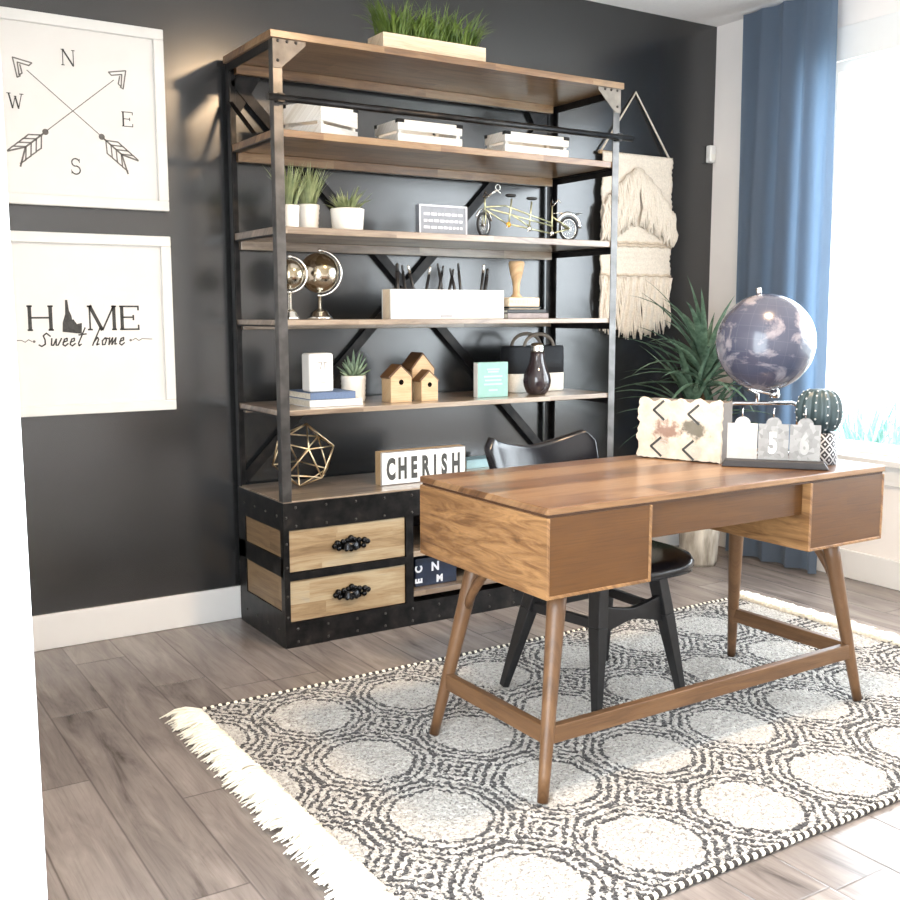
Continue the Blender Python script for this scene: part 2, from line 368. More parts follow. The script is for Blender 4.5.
rad = t.math('SQRT', t.math('ADD', t.math('MULTIPLY', ax, ax), t.math('MULTIPLY', ay, ay)))
d = t.math('ADD', t.math('MULTIPLY', octd, .6), t.math('MULTIPLY', rad, .4))
ph = t.math('FRACT', t.math('DIVIDE', t.math('SUBTRACT', d, .1175), .0242))
ring = t.math('LESS_THAN', t.math('ABSOLUTE', t.math('SUBTRACT', ph, .5)), .235)
outer = t.math('GREATER_THAN', d, .1175)
dk = t.math('MULTIPLY', ring, outer)
kn = t.noise(tc.outputs['Object'], 75, 2)
dk = t.math('MULTIPLY', dk, t.math('GREATER_THAN', kn, .36))
sk = t.math('GREATER_THAN', t.noise(tc.outputs['Object'], 110, 3, .75), .565)
cream = t.ramp(kn, [(.3, srgb(178,174,167)), (.6, srgb(214,210,204))])
cream = t.mix(t.math('MULTIPLY', sk, .7), cream, srgb(112,104,96))
t.col(t.mix(dk, cream, srgb(44,40,40))); t.set(Roughness=.95); t.b.inputs['Sheen Weight'].default_value = .2
t.bump(t.math('SUBTRACT', t.noise(tc.outputs['Object'], 160, 3, .6), t.math('MULTIPLY', vk.outputs['Distance'], .9)), .9, .012)
M['rug'] = t.m
M['charcoal_wool'] = plain('charcoal_wool', srgb(58,54,52), .95)
M['fringe'] = plain('cream_fringe', srgb(238,232,216), .95, var=.08, scale=60, bump=.2)
# old map globe skin
t = NT('globe_skin'); v = t.coords(); n = t.noise(t.coords((1,1,1.3)), 7.5, 8, .62, .6)
land = t.ramp(n, [(.50, (0,0,0,1)), (.58, (1,1,1,1))])
tc = t.n.new('ShaderNodeTexCoord'); sp = t.n.new('ShaderNodeSeparateXYZ'); t.l(tc.outputs['Object'], sp.inputs[0])
at_ = t.math('ARCTAN2', sp.outputs[1], sp.outputs[0]); me_ = t.math('FRACT', t.math('MULTIPLY', at_, 12/PI))
la = t.math('FRACT', t.math('MULTIPLY', t.math('ARCSINE', t.math('DIVIDE', sp.outputs[2], .158)), 12/PI))
ln = t.math('MINIMUM', t.math('MINIMUM', me_, t.math('SUBTRACT', 1, me_)), t.math('MINIMUM', la, t.math('SUBTRACT', 1, la)))
lines = t.ramp(ln, [(.0, (1,1,1,1)), (.03, (0,0,0,1))])
c = t.mix(t.math('MULTIPLY', land, t.math('ADD', .35, t.noise(v, 60, 4))), srgb(66,70,88), srgb(136,132,140))
c = t.mix(t.math('MULTIPLY', lines, .18), c, srgb(130,130,140))
t.col(c); t.set(Roughness=.22); t.b.inputs['Coat Weight'].default_value = .4; t.b.inputs['Coat Roughness'].default_value = .08
M['globe'] = t.m
# etched metal globe for the shelf
t = NT('etched_globe'); n = t.noise(t.coords(), 16, 6, .6, .5)
t.col(t.ramp(n, [(.48, (.60,.55,.46,1)), (.54, (.30,.25,.17,1))])); t.set(Metallic=1, Roughness=.17)
M['etched'] = t.m
# cactus body
M['cactus'] = plain('cactus_skin', srgb(50,66,70), .4, var=.15)
# patterned pot
t = NT('patterned_pot'); tc = t.n.new('ShaderNodeTexCoord'); sp = t.n.new('ShaderNodeSeparateXYZ'); t.l(tc.outputs['Object'], sp.inputs[0])
an = t.math('MULTIPLY', t.math('ARCTAN2', sp.outputs[1], sp.outputs[0]), 12/(2*PI)); zz = t.math('DIVIDE', sp.outputs[2], .033)
def tri(v): q = t.math('FRACT', v); return t.math('ABSOLUTE', t.math('SUBTRACT', q, .5))
da = tri(an); dz = tri(zz); dm = t.math('ADD', da, dz)
b1 = t.math('LESS_THAN', t.math('ABSOLUTE', t.math('SUBTRACT', dm, .5)), .10); b2 = t.math('LESS_THAN', dm, .16); b3 = t.math('GREATER_THAN', dm, .86)
wt = t.math('MAXIMUM', b1, t.math('MAXIMUM', b2, b3))
t.col(t.mix(wt, (.012,.013,.018,1), (.44,.44,.45,1))); t.set(Roughness=.35)
M['pot_pattern'] = t.m
# galvanised calendar tag
t = NT('galvanised'); vo = t.add('ShaderNodeTexVoronoi'); vo.inputs['Scale'].default_value = 70; t.l(t.coords(), vo.inputs['Vector'])
t.col(t.ramp(vo.outputs['Color'], [(.2, (.20,.199,.195,1)), (.8, (.30,.298,.292,1))])); t.set(Roughness=.5, Metallic=.2)
M['galv'] = t.m
# block print canvas : cream cloth with a soft rust and green map stain
t = NT('block_print'); tc = t.n.new('ShaderNodeTexCoord'); v = t.coords(); n = t.noise(v, 26, 5, .65)
sp = t.n.new('ShaderNodeSeparateXYZ'); t.l(tc.outputs['Object'], sp.inputs[0])
def blob(cx_, cz_, rx_, rz_):
    a = t.math('DIVIDE', t.math('SUBTRACT', sp.outputs[0], cx_), rx_); b = t.math('DIVIDE', t.math('SUBTRACT', sp.outputs[2], cz_), rz_)
    return t.math('ADD', t.math('SQRT', t.math('ADD', t.math('MULTIPLY', a, a), t.math('MULTIPLY', b, b))), t.math('MULTIPLY', t.math('SUBTRACT', n, .5), 2.4))
c = t.ramp(n, [(.3, srgb(192,178,158)), (.7, srgb(218,208,194))])
c = t.mix(t.ramp(blob(.10, .095, .062, .035), [(.55, (.75,.75,.75,1)), (1.0, (0,0,0,1))]), c, srgb(120,78,64))
c = t.mix(t.ramp(blob(.185, .105, .05, .036), [(.55, (.8,.8,.8,1)), (1.0, (0,0,0,1))]), c, srgb(72,72,62))
t.col(c); t.set(Roughness=.85); t.bump(n, .3, .004)
M['print_cloth'] = t.m

# ------------------------------------------------------------------ the setting
XR, YB, H, XL, YF = 2.683, .49, 2.721, -1.20, -4.3
b = B(); box(b, XL-.12, XR+.2, YF-.1, YB+.1, -.1, 0); struct('floor', b, M['floor'])
b = B(); box(b, XL-.12, XR+.2, YF-.1, YB+.1, H, H+.1); struct('ceiling', b, M['ceiling'])
b = B(); box(b, XL-.12, XR+.2, YB, YB+.1, 0, H); struct('wall_back', b, M['charcoal'])
WY0, WY1, WZ0, WZ1 = -3.3, -.16, .59, 2.42
b = B(); XW = XR+.14
box(b, XR, XW, YF, WY0, 0, H); box(b, XR, XW, WY1, YB, 0, H); box(b, XR, XW, WY0, WY1, 0, WZ0-.03); box(b, XR, XW, WY0, WY1, WZ1, H)
struct('wall_right', b, M['white_paint'])
b = B(); box(b, XL-.12, XL, -1.8, YB, 0, H); box(b, XL-.12, XL, -3.6, -1.8, 2.4, H); box(b, XL-.12, XL, YF, -3.6, 0, H)
struct('wall_left', b, M['white_paint'])
b = B(); box(b, XL-.12, XR+.14, YF-.1, YF, 0, H); struct('wall_front', b, M['white_paint'])
b = B(); box(b, XL, XR, YB-.016, YB, 0, .135); struct('baseboard_back', b, M['trim'], bevel=.004)
b = B(); box(b, XR-.016, XR, YF, YB-.016, 0, .135); struct('baseboard_right', b, M['trim'], bevel=.004)
# door-less opening lining on the left
b = B(); box(b, XL-.125, XL+.004, -1.81, -1.79, 0, 2.41); box(b, XL-.125, XL+.004, -3.61, -3.59, 0, 2.41); box(b, XL-.125, XL+.004, -3.59, -1.81, 2.385, 2.41)
struct('trim_1', b, M['trim'])
# window with casing, sill and panes
win = bpy.data.objects.new('window_1', None); COL.objects.link(win); win['kind'] = 'structure'; win.location = (XR, (WY0+WY1)/2, WZ0)
hw = (WY1-WY0)/2; hh = WZ1-WZ0
b = B(); box(b, -.018, 0, -hw-.09, hw+.09, hh-.025, hh+.125); box(b, -.018, 0, -hw-.09, -hw, 0, hh); box(b, -.018, 0, hw, hw+.09, 0, hh)
struct('window_casing', b, M['trim'], win, .003)
b = B(); box(b, -.045, .14, -hw-.1, hw+.1, -.03, 0); box(b, -.018, 0, -hw-.09, hw+.09, -.12, -.03); struct('window_sill', b, M['trim'], win, .004)
b = B()
for a0, a1 in ((-hw, -.012), (.012, hw)):
    box(b, .085, .125, a0, a0+.05, 0, hh); box(b, .085, .125, a1-.05, a1, 0, hh); box(b, .085, .125, a0+.05, a1-.05, 0, .05); box(b, .085, .125, a0+.05, a1-.05, hh-.05, hh)
box(b, .085, .125, -.012, .012, 0, hh)
struct('window_frame', b, M['trim'], win)
for a0, a1 in ((-hw+.05, -.062), (.062, hw-.05)):
    b = B(); box(b, .104, .108, a0, a1, .05, hh-.05); struct('window_pane', b, M['glass'], win)
# the yard outside
b = B(); box(b, XR+.6, 30, -25, 25, -.5, -.4); o = struct('ground_outside', b, plain('pale_yard', (.50,.52,.50,1), .9, var=.1, scale=3))
random.seed(5)
for i, (gx, gy, hgt, lb) in enumerate(((4.6, .62, 1.32, 'pale ornamental grass clump outside the window, the nearer one'), (6.4, 2.2, 1.25, 'ornamental grass clump outside the window, partly behind the curtain edge'))):
    b = B()
    for k in range(110):
        a = random.uniform(0, 2*PI); r = random.uniform(0, .16)
        blade(b, (r*math.cos(a), r*math.sin(a), 0), (math.cos(a), math.sin(a), 0), random.uniform(.7, 1.0)*hgt, random.uniform(.025, .045), random.uniform(.3, 1.4), 6, up=random.uniform(1.25, 1.52))
    o = obj('ornamental_grass', b, M['garden'], recalc=False); o.location = (gx, gy, -.4); tag(o, lb, 'grass', 'grasses in the yard')

# ------------------------------------------------------------------ bookcase
ZT, Z2, Z3, Z4, Z5, ZB = 2.230, 1.900, 1.562, 1.228, .897, .560
W, D = 1.6, .462
bc = thing('bookcase', 'tall iron and mango wood bookcase with open shelves above a riveted drawer base', 'bookcase', (0,0,0))
def leg_angle(bm, x, y, sx, sy, z0, z1, w_=.036, t_=.005):
    box(bm, min(x, x+sx*w_), max(x, x+sx*w_), min(y, y+sy*t_), max(y, y+sy*t_), z0, z1)
    box(bm, min(x, x+sx*t_), max(x, x+sx*t_), min(y+sy*t_, y+sy*w_), max(y+sy*t_, y+sy*w_), z0, z1)
for x, y, sx, sy in ((0,0,1,1), (W,0,-1,1), (0,D,1,-1), (W,D,-1,-1)):
    b = B(); leg_angle(b, x, y, sx, sy, ZB-.001, ZT-.02); obj('upright', b, M['post_metal'] if y == 0 else M['black_metal'], bc, .001, 1)
for k, (z, mt) in enumerate(((ZT, 'shelf_wood'), (Z2, 'shelf_wood'), (Z3, 'shelf_wood_grey'), (Z4, 'shelf_wood_grey'), (Z5, 'shelf_wood_grey'))):
    b = B(); th = .026 if k < 3 else .02
    e = -.012 if k == 0 else .0062
    box(b, e, W-e, e, D-.006, z-th, z)
    box(b, .03, W-.03, D-.035, D-.008, z-.062 if k < 3 else z-.04, z-th)       # rear batten
    sh = obj('shelf', b, M[mt], bc, .002)
    zb = z-th
    if k > 0:
        for x0, x1, x2, x3 in ((.0055, .0058, .0058, .036), (W-.0058, W-.0055, W-.036, W-.0058)):
            b = B(); box(b, x0, x1, .036, D-.036, zb-(.028 if x0 > 1 else .005), (z-.004) if x0 > 1 else zb); box(b, x2, x3, .036, D-.036, zb-.004, zb-.0003); obj('shelf_bracket', b, M['black_metal'], sh)
    else:
        for x0, x1 in ((.0, .005), (W-.005, W)):
            b = B(); box(b, x0, x1, .036, D-.036, zb-.03, zb); obj('shelf_bracket', b, M['black_metal'], sh)
# gusset plates under the top
for x, s in ((0, 1), (W, -1)):
    for y, mat_ in ((-.004, 'gusset'), (D+.001, 'black_metal')):
        b = B(); poly = [(x, ZT-.125), (x+s*.03, ZT-.125), (x+s*.125, ZT-.04), (x+s*.125, ZT-.027), (x, ZT-.027)]
        if y > 0: poly = [(x, ZT-.21), (x+s*.05, ZT-.21), (x+s*.15, ZT-.05), (x+s*.15, ZT-.03), (x, ZT-.03)]
        prism(b, poly if s > 0 else poly[::-1], 0, .004, xz(y)); 
        for px, pz in ((.02, .034), (.054, .034), (.088, .034), (.018, .10)):
            sphere(b, (x+s*px, y, ZT-pz), .006, 10, 6, mi=1)
        obj('gusset_plate', b, [M[mat_], M['rivet']], bc)
# crossed braces at the back
b = B(); bar(b, (.03, D-.003, ZT-.08), (W-.03, D-.003, ZB+.02), .038, .004, (0,1,0)); obj('cross_brace', b, M['black_metal'], bc)
b = B(); bar(b, (W-.03, D+.002, ZT-.08), (.03, D+.002, ZB+.02), .038, .004, (0,1,0)); obj('cross_brace', b, M['black_metal'], bc)
b = B(); bar(b, (.004, D-.03, Z2+.16), (.004, .2, Z2+.01), .004, .02, (1,0,0)); obj('side_brace', b, M['black_metal'], bc)
b = B(); tube(b, [(-.03, -.022, 2.0), (W+.055, -.022, 2.0)], .0125, 14); rl = obj('ladder_rail', b, M['black_metal'], bc)
b = B()
b.free()
for x in (.018, W-.018):
    b = B(); box(b, x-.012, x+.012, -.03, 0, 1.985, 2.015); obj('rail_bracket', b, M['black_metal'], rl)
# riveted drawer base
b = B()
FT = .012
box(b, 0, W, 0, FT, .0, .095); box(b, 0, W, 0, FT, .45, ZB-.006); 
for x0, x1 in ((0, .022), (.522, .556), (1.044, 1.078), (1.578, W)): box(b, x0, x1, 0, FT, .095, .45)
for x0, x1 in ((.022, .522), (1.078, 1.578)): box(b, x0, x1, 0, FT, .257, .287)
for xs in (0, W-FT):
    box(b, xs, xs+FT, FT, D, 0, .135); box(b, xs, xs+FT, FT, D, .27, .342); box(b, xs, xs+FT, FT, D, .447, ZB-.006)
    box(b, xs, xs+FT, FT, .032, .135, .447); box(b, xs, xs+FT, .388, D, .135, .447)
box(b, FT, W-FT, D-.01, D, 0, ZB-.006)
for xs in (.535, 1.06): box(b, xs-.006, xs+.006, FT, D-.01, .095, .5)
for i in range(13):
    for z in (.535, .465, .07, .02):
        sphere(b, (.05+i*.125, 0, z), .0055, 8, 5, mi=1)
for z in (.12, .2, .31, .4, .5): sphere(b, (.011, 0, z), .005, 8, 5, mi=1)
for y in (.06, .17, .28, .39):
    for z in (.06, .5): sphere(b, (0, y, z), .0055, 8, 5, mi=1)
obj('base_frame', b, [M['black_metal'], M['rivet']], bc)
b = B(); box(b, .004, W-.004, .004, D-.004, ZB-.02, ZB); obj('base_top', b, M['shelf_wood_grey'], bc, .002)
M['side_panel'] = wood('side_panel_wood', [srgb(100,78,54), srgb(138,114,84), srgb(158,138,108)], 'y', .5, .09, .3, .5)
for xs in (.004, W-.010):
    for z0, z1 in ((.137, .268), (.344, .445)):
        b = B(); box(b, xs, xs+.006, .034, .386, z0, z1); obj('side_panel', b, M['side_panel'], bc)
for z in (.135, .30):
    b = B(); box(b, .541, 1.054, .014, D-.012, z-.022, z); obj('cubby_shelf', b, M['shelf_wood_grey'], bc, .001)
def pull(parent, x, z):
    b = B()
    # cup with scrolled lobes
    n = 14
    for i in range(n+1):
        pass
    pts = [(x+math.cos(PI*i/n)*.036, -.004-.022*math.sin(PI*i/n), z-.006) for i in range(n+1)]
    rows = []
    for j in range(6):
        a = j/5*PI/2
        rows.append([b.verts.new((x+math.cos(PI*i/n)*(.040-.010*math.sin(a)), .006-.026*math.sin(PI*i/n)*math.cos(a*.8)-.004, z-.014+.030*math.sin(a))) for i in range(n+1)])
    for r0, r1 in zip(rows, rows[1:]):
        for i in range(n):
            f = b.faces.new((r0[i], r0[i+1], r1[i+1], r1[i])); f.smooth = True
    box(b, x-.045, x+.045, .005, .009, z-.016, z+.016)
    for cx_, cz_, r in ((-.058, .012, .013), (-.07, .002, .011), (-.052, -.008, .011), (.058, .012, .013), (.072, .006, .011), (.054, -.008, .011), (0, .026, .013), (-.016, .02, .010), (.016, .02, .010), (-.034, .016, .011), (.034, .016, .011), (-.02, -.016, .009), (.02, -.016, .009), (0, -.018, .009)):
        sphere(b, (x+cx_, .0, z+cz_), r, 10, 6)
    return obj('cup_pull', b, M['pull_iron'], parent)
for x0, x1 in ((.024, .520), (1.080, 1.576)):
    for z0, z1 in ((.097, .255), (.289, .448)):
        b = B(); box(b, x0, x1, .006, .022, z0, z1)
        dr = obj('drawer', b, M['drawer_wood'], bc, .002)
        pull(dr, (x0+x1)/2+.006, (z0+z1)/2-.002)

# ------------------------------------------------------------------ framed prints on the wall
def frame(name, label, zc):
    t_ = thing(name, label, 'framed print', (-.57, YB, zc))
    s = .331; w_ = .038
    b = B()
    box(b, -s, s, -.03, -.002, s-w_, s); box(b, -s, s, -.03, -.002, -s, -s+w_); box(b, -s, -s+w_, -.03, -.002, -s+w_, s-w_); box(b, s-w_, s, -.03, -.002, -s+w_, s-w_)
    obj('frame', b, M['white'], t_, .003)
    b = B(); box(b, -s+w_, s-w_, -.014, -.004, -s+w_, s-w_); pp = obj('print', b, M['paper'], t_)
    return t_, pp
def serif(bm, ch, x, z, h, y, wide=.75, k=1.0):
    """slab/serif capitals from strokes; (x,z) lower left, h cap height"""
    w_ = h*wide; tk = h*.11*k; tn = h*.055*k; sf = h*.10
    F = xz(y)
    def R(x0, z0, x1, z1): prism(bm, [(x+x0, z+z0), (x+x1, z+z0), (x+x1, z+z1), (x+x0, z+z1)], -.0006, 0, F)
    def L(ax_, az, bx, bz, t_):
        dx, dz = bx-ax_, bz-az; n = math.hypot(dx, dz); nx, nz = -dz/n*t_/2, dx/n*t_/2
        prism(bm, [(x+ax_+nx, z+az+nz), (x+ax_-nx, z+az-nz), (x+bx-nx, z+bz-nz), (x+bx+nx, z+bz+nz)], -.0006, 0, F)
    def stem(cx_, t_, z0=0, z1=None, foot=True, head=True):
        z1 = h if z1 is None else z1
        R(cx_-t_/2, z0, cx_+t_/2, z1)
        if foot: R(cx_-sf, z0, cx_+sf, z0+tn)
        if head: R(cx_-sf, z1-tn, cx_+sf, z1)
    if ch == 'H': stem(.12*h, tk); stem(w_-.12*h, tk); R(.12*h, h*.48, w_-.12*h, h*.48+tn)
    elif ch == 'E':
        stem(.12*h, tk, foot=True); R(.1*h, 0, w_, tn); R(.1*h, h-tn, w_, h); R(.1*h, h*.49, w_*.75, h*.49+tn)
        R(w_-tn, 0, w_, h*.22); R(w_-tn, h*.8, w_, h); R(w_*.75-tn, h*.4, w_*.75, h*.62)
    elif ch == 'N': stem(.1*h, tn); stem(w_-.1*h, tn, foot=False); L(.1*h, h, w_-.1*h, 0, tk)
    elif ch == 'M': stem(.1*h, tn); stem(w_-.1*h, tk); L(.1*h, h, w_/2, 0, tk); L(w_-.1*h, h, w_/2, 0, tn)
    elif ch == 'W':
        L(.06*h, h, w_*.3, 0, tk); L(w_*.3, 0, w_*.5, h*.8, tn); L(w_*.5, h*.8, w_*.7, 0, tk); L(w_*.7, 0, w_-.06*h, h, tn)
        R(-.06*h, h-tn, .2*h, h); R(w_-.2*h, h-tn, w_+.06*h, h); R(w_*.5-.08*h, h*.8-tn/2, w_*.5+.08*h, h*.8+tn/2)
    elif ch == 'S':
        pts = []
        for i in range(13):
            a = PI*.12+i/12*PI*1.36; pts.append((w_*.5+math.cos(a)*w_*.36, h*.74+math.sin(a)*h*.24))
        for i in range(13):
            a = PI*.5-i/12*PI*1.38; pts.append((w_*.5+math.cos(a)*w_*.40, h*.26+math.sin(a)*h*.26))
        for p, q in zip(pts, pts[1:]): L(p[0], p[1], q[0], q[1], tk*.8)
        R(w_*.82, h*.72, w_*.88, h*.98); R(w_*.08, h*.02, w_*.14, h*.28)
def stroke(bm, pts, y, t_, d=.0006, mi=0):
    pts = [Vector((p[0], p[1])) for p in pts]
    for p, q in zip(pts, pts[1:]):
        dv = q-p; n = dv.length
        if n < 1e-6: continue
        dv /= n; nv = Vector((-dv.y, dv.x))*t_/2; e = dv*t_*.2
        a_, b_ = p-e, q+e
        prism(bm, [(a_.x-nv.x, a_.y-nv.y), (b_.x-nv.x, b_.y-nv.y), (b_.x+nv.x, b_.y+nv.y), (a_.x+nv.x, a_.y+nv.y)], -d, 0, xz(y), mi)
fc, pc = frame('framed_print', 'upper white framed print of crossed arrows with N, E, S, W letters', 1.968)
b = B(); yp = -.0142

for c_, lx, lz, lh, lw in (('N', -.036, .163, .056, .85), ('E', .168, -.030, .054, .78), ('S', -.022, -.214, .056, .68), ('W', -.222, -.003, .052, .95)):
    b = B(); serif(b, c_, lx, lz, lh, yp, lw, .95); obj('compass_letter', b, M['ink'], pc)
for sgn in (1, -1):
    b = B(); P_ = lambda x, z: (sgn*x-.004, z)
    stroke(b, [P_(-.10, -.075), P_(.150, .132)], yp, .003)
    # arrowhead
    stroke(b, [P_(.195, .170), P_(.132, .158), P_(.142, .148), P_(.180, .155), P_(.176, .112), P_(.166, .120), P_(.172, .148)], yp, .0045)
    stroke(b, [P_(.195, .170), P_(.183, .104), P_(.172, .110)], yp, .0045)
    # fletching
    for q in range(4):
        s0 = q*.018
        bx, bz = -.112-s0, -.086-s0*.82
        stroke(b, [P_(bx, bz), P_(bx-.044, bz-.002), P_(bx-.062, bz-.018)], yp, .0048)
        stroke(b, [P_(bx, bz), P_(bx-.003, bz-.046), P_(bx-.022, bz-.060)], yp, .0048)
    stroke(b, [P_(-.105, -.08), P_(-.168, -.132)], yp, .006)
    stroke(b, [P_(-.228, -.150), P_(-.168, -.132)], yp, .006); stroke(b, [P_(-.188, -.200), P_(-.168, -.132)], yp, .006)
    prism(b, [(sgn*-.098-.004+math.cos(a*PI/6)*.011, -.074+math.sin(a*PI/6)*.011) for a in range(12)], -.0006, 0, xz(yp))
    obj('arrow', b, M['ink_soft'], pc)
fh, ph_ = frame('framed_print', 'lower white framed print with large HOME lettering over script', 1.212)
zl = -.022; hl = .092
for c_, lx, lw in (('H', -.200, 1.02), ('M', .012, 1.16), ('E', .128, .82)):
    b = B(); serif(b, c_, lx, zl, hl, yp, lw, 1.25); obj('home_letter', b, M['ink'], ph_)
b = B(); x0 = -.078
prism(b, [(x0+.0, zl-.004), (x0+.068, zl-.012), (x0+.070, zl+.028), (x0+.052, zl+.024), (x0+.040, zl+.042), (x0+.036, zl+.040), (x0+.034, zl+.055), (x0+.026, zl+.074), (x0+.022, zl+.112), (x0+.014, zl+.112), (x0+.012, zl+.06), (x0+.008, zl+.048), (x0+.002, zl+.03)], -.0006, 0, xz(yp))
obj('state_shape', b, M['ink'], ph_)
b = B(); zs = -.078
def cur(pts, dx): stroke(b, [((x*.9+z*.22)+dx*1.22-.004, z*.95+zs) for x, z in pts], yp, .0052)
cur([(.03,.038),(.012,.05),(.002,.04),(.012,.024),(.016,.008),(.004,0),(-.008,.006)], -.125)           # s
cur([(0,.03),(.004,.004),(.012,.004),(.018,.028),(.022,.004),(.03,.004),(.038,.03)], -.098)             # w
cur([(0,.014),(.016,.02),(.014,.03),(.004,.026),(.002,.006),(.012,.0),(.022,.01)], -.064)                # e
cur([(0,.014),(.016,.02),(.014,.03),(.004,.026),(.002,.006),(.012,.0),(.022,.01)], -.043)                # e
cur([(.02,.07),(.006,.01),(.01,0),(.018,.006)], -.022); cur([(.0,.042),(.03,.046)], -.022)               # t
cur([(.022,.075),(.004,0)], .022); cur([(.006,.012),(.018,.032),(.024,.024),(.02,.002),(.03,.006)], .022)   # h
cur([(.012,.03),(.002,.018),(.006,.002),(.016,.004),(.018,.022),(.01,.03),(.026,.026)], .050)            # o
cur([(0,.03),(.002,.002),(.012,.03),(.014,.002),(.026,.03),(.026,.004),(.034,.006)], .072)               # m
cur([(0,.014),(.016,.02),(.014,.03),(.004,.026),(.002,.006),(.012,.0),(.022,.01)], .104)                 # e
obj('script_lettering', b, M['ink'], ph_)
for sgn in (1, -1):
    b = B(); stroke(b, [(sgn*q-.005, zs+.018+zz_) for q, zz_ in ((.18,.0),(.192,.007),(.204,-.002),(.216,.005),(.255,.003))], yp, .003)
    prism(b, [(sgn*.173-.005+math.cos(a*PI/4)*.005, zs+.018+math.sin(a*PI/4)*.005) for a in range(8)], -.0006, 0, xz(yp))
    obj('flourish', b, M['ink_soft'], ph_)

# ------------------------------------------------------------------ curtain
b = B(); nz, nu = 24, 120; rows = []
for j in range(nz+1):
    z = .012+(H-.02-.012)*j/nz; tz = 1-j/nz
    row = []
    for i in range(nu+1):
        u = i/nu; y = .205-.55*u-.025*tz*u
        amp = .012+.016*tz; x = 2.575+amp*math.sin(u*2*PI*4+.6*math.sin(z*1.3))+.004*math.sin(u*31+z)
        row.append(b.verts.new((x, y+.010*math.sin(u*2*PI*4+1.2), z)))
    rows.append(row)
for r0, r1 in zip(rows, rows[1:]):
    for i in range(nu):
        f = b.faces.new((r0[i], r0[i+1], r1[i+1], r1[i])); f.smooth = True
cu_ = obj('curtain', b, M['curtain'], recalc=False); tag(cu_, 'grey floor length curtain with blue window glow in its colour, hanging between the window and the room corner', 'curtain')
# motion sensor
se = thing('motion_sensor', 'small white motion sensor high in the corner of the dark wall', 'sensor', (2.648, YB, 2.03))
b = B(); box(b, -.022, .022, -.035, 0, 0, .088); obj('housing', b, M['white'], se, .008, 3)
b = B(); box(b, -.015, .015, -.038, -.034, .012, .042); obj('lens', b, M['ceramic'], se, .002)
# ------------------------------------------------------------------ woven wall hanging
wh = thing('wall_hanging', 'cream woven wall hanging with yarn fringe on a cord beside the bookcase', 'wall hanging', (2.13, YB-.02, 0))
b = B(); tube(b, [(-.235, 0, 2.030), (-.005, .012, 2.332), (.225, 0, 2.020)], .0055, 8); obj('cord', b, M['yarn'], wh)
b = B(); tube(b, [(-.245, 0, 2.028), (.238, 0, 2.018)], .009, 10); obj('rod', b, M['pale_wood'], wh)
b = B(); rows = []
for j in range(61):
    z = 2.03-.72*j/60
    r = [b.verts.new((-.232+.464*i/50+.004*math.sin(j*.7), -.006-.004*math.sin(j*PI)*0-.005*abs(math.sin(z*110))-.003*math.sin(i*1.9+j*PI), z)) for i in range(51)]; rows.append(r)
for r0, r1 in zip(rows, rows[1:]):
    for i in range(50): f = b.faces.new((r0[i], r0[i+1], r1[i+1], r1[i])); f.smooth = True
obj('woven_panel', b, M['yarn'], wh, recalc=False, solid=.008)
random.seed(11)
b = B()
for k in range(52):
    x = -.235+.47*k/51; c_ = abs(x+.01)/.235
    zt = 1.965-.20*c_**1.3; zb = 1.70-.12*c_+random.uniform(-.02, .02)
    n = 6; tube(b, [(x+.008*math.sin(q*1.7+k)+(.012*q/n if x > 0 else -.012*q/n), -.022-.012*math.sin(PI*q/n)-random.uniform(0, .006), zt+(zb-zt)*q/n) for q in range(n+1)], [.0075]*n+[.005], 6)
obj('yarn_fringe', b, M['yarn'], wh)
b = B()
for k in range(60):
    x = -.232+.464*k/59; zb = 1.185-.05*math.cos(x*6)+random.uniform(-.022, .022)
    n = 5; tube(b, [(x+.005*math.sin(q*1.9+k*1.3), -.016-.008*math.sin(q*1.1+k), 1.43+(zb-1.43)*q/n) for q in range(n+1)], [.0062]*n+[.003], 6)
obj('bottom_fringe', b, M['yarn'], wh)
b = B()
for zz_ in (1.60, 1.585, 1.44):
    tube(b, [(-.235+.47*i/20, -.014, zz_+.003*math.sin(i*2.1)) for i in range(21)], .007, 6)
obj('ridge', b, plain('taupe_yarn', srgb(196,180,160), .9, var=.15, scale=120, bump=.4), wh)

# ------------------------------------------------------------------ rug
rug = thing('rug', 'cream shaggy rug with charcoal ringed octagon medallions under the desk', 'rug', (0,0,0))
rx0, rx1, ry0, ry1 = -.50, 1.945, -1.985, -.440
FEET = [(.029+.025,-1.552+.040,.036),(1.343+.004,-1.552+.060,.036),(.047,-.989,.036),(1.339,-.964,.036),(.547,-1.142,.045),(.901,-1.151,.045),(.452,-.777,.045),(.904,-.759,.045)]   # pile pressed down under the feet
b = B(); st = .0085; nx = int((rx1-rx0)/st); ny = int((ry1-ry0)/st); grid = []
for j in range(ny+1):
    r = []
    for i in range(nx+1):
        x, y = rx0+(rx1-rx0)*i/nx, ry0+(ry1-ry0)*j/ny
        n = noise.noise((x*75, y*75, 0)); n2 = noise.noise((x*14, y*14, 3))
        edge = i in (0, nx) or j in (0, ny)
        ex_ = .006*noise.noise((x*30, y*30, 9)) if edge else 0
        hz_ = .0005 if edge else .012+.007*n+.003*n2
        for fx_, fy_, fr3 in FEET:
            if (x-fx_)**2+(y-fy_)**2 < fr3**2: hz_ = min(hz_, .0035)
        r.append(b.verts.new((x+ex_, y+ex_, hz_)))
    grid.append(r)
for r0, r1 in zip(grid, grid[1:]):
    for i in range(nx): f = b.faces.new((r0[i], r0[i+1], r1[i+1], r1[i])); f.smooth = True
obj('pile', b, M['rug'], rug, recalc=False)
random.seed(3)
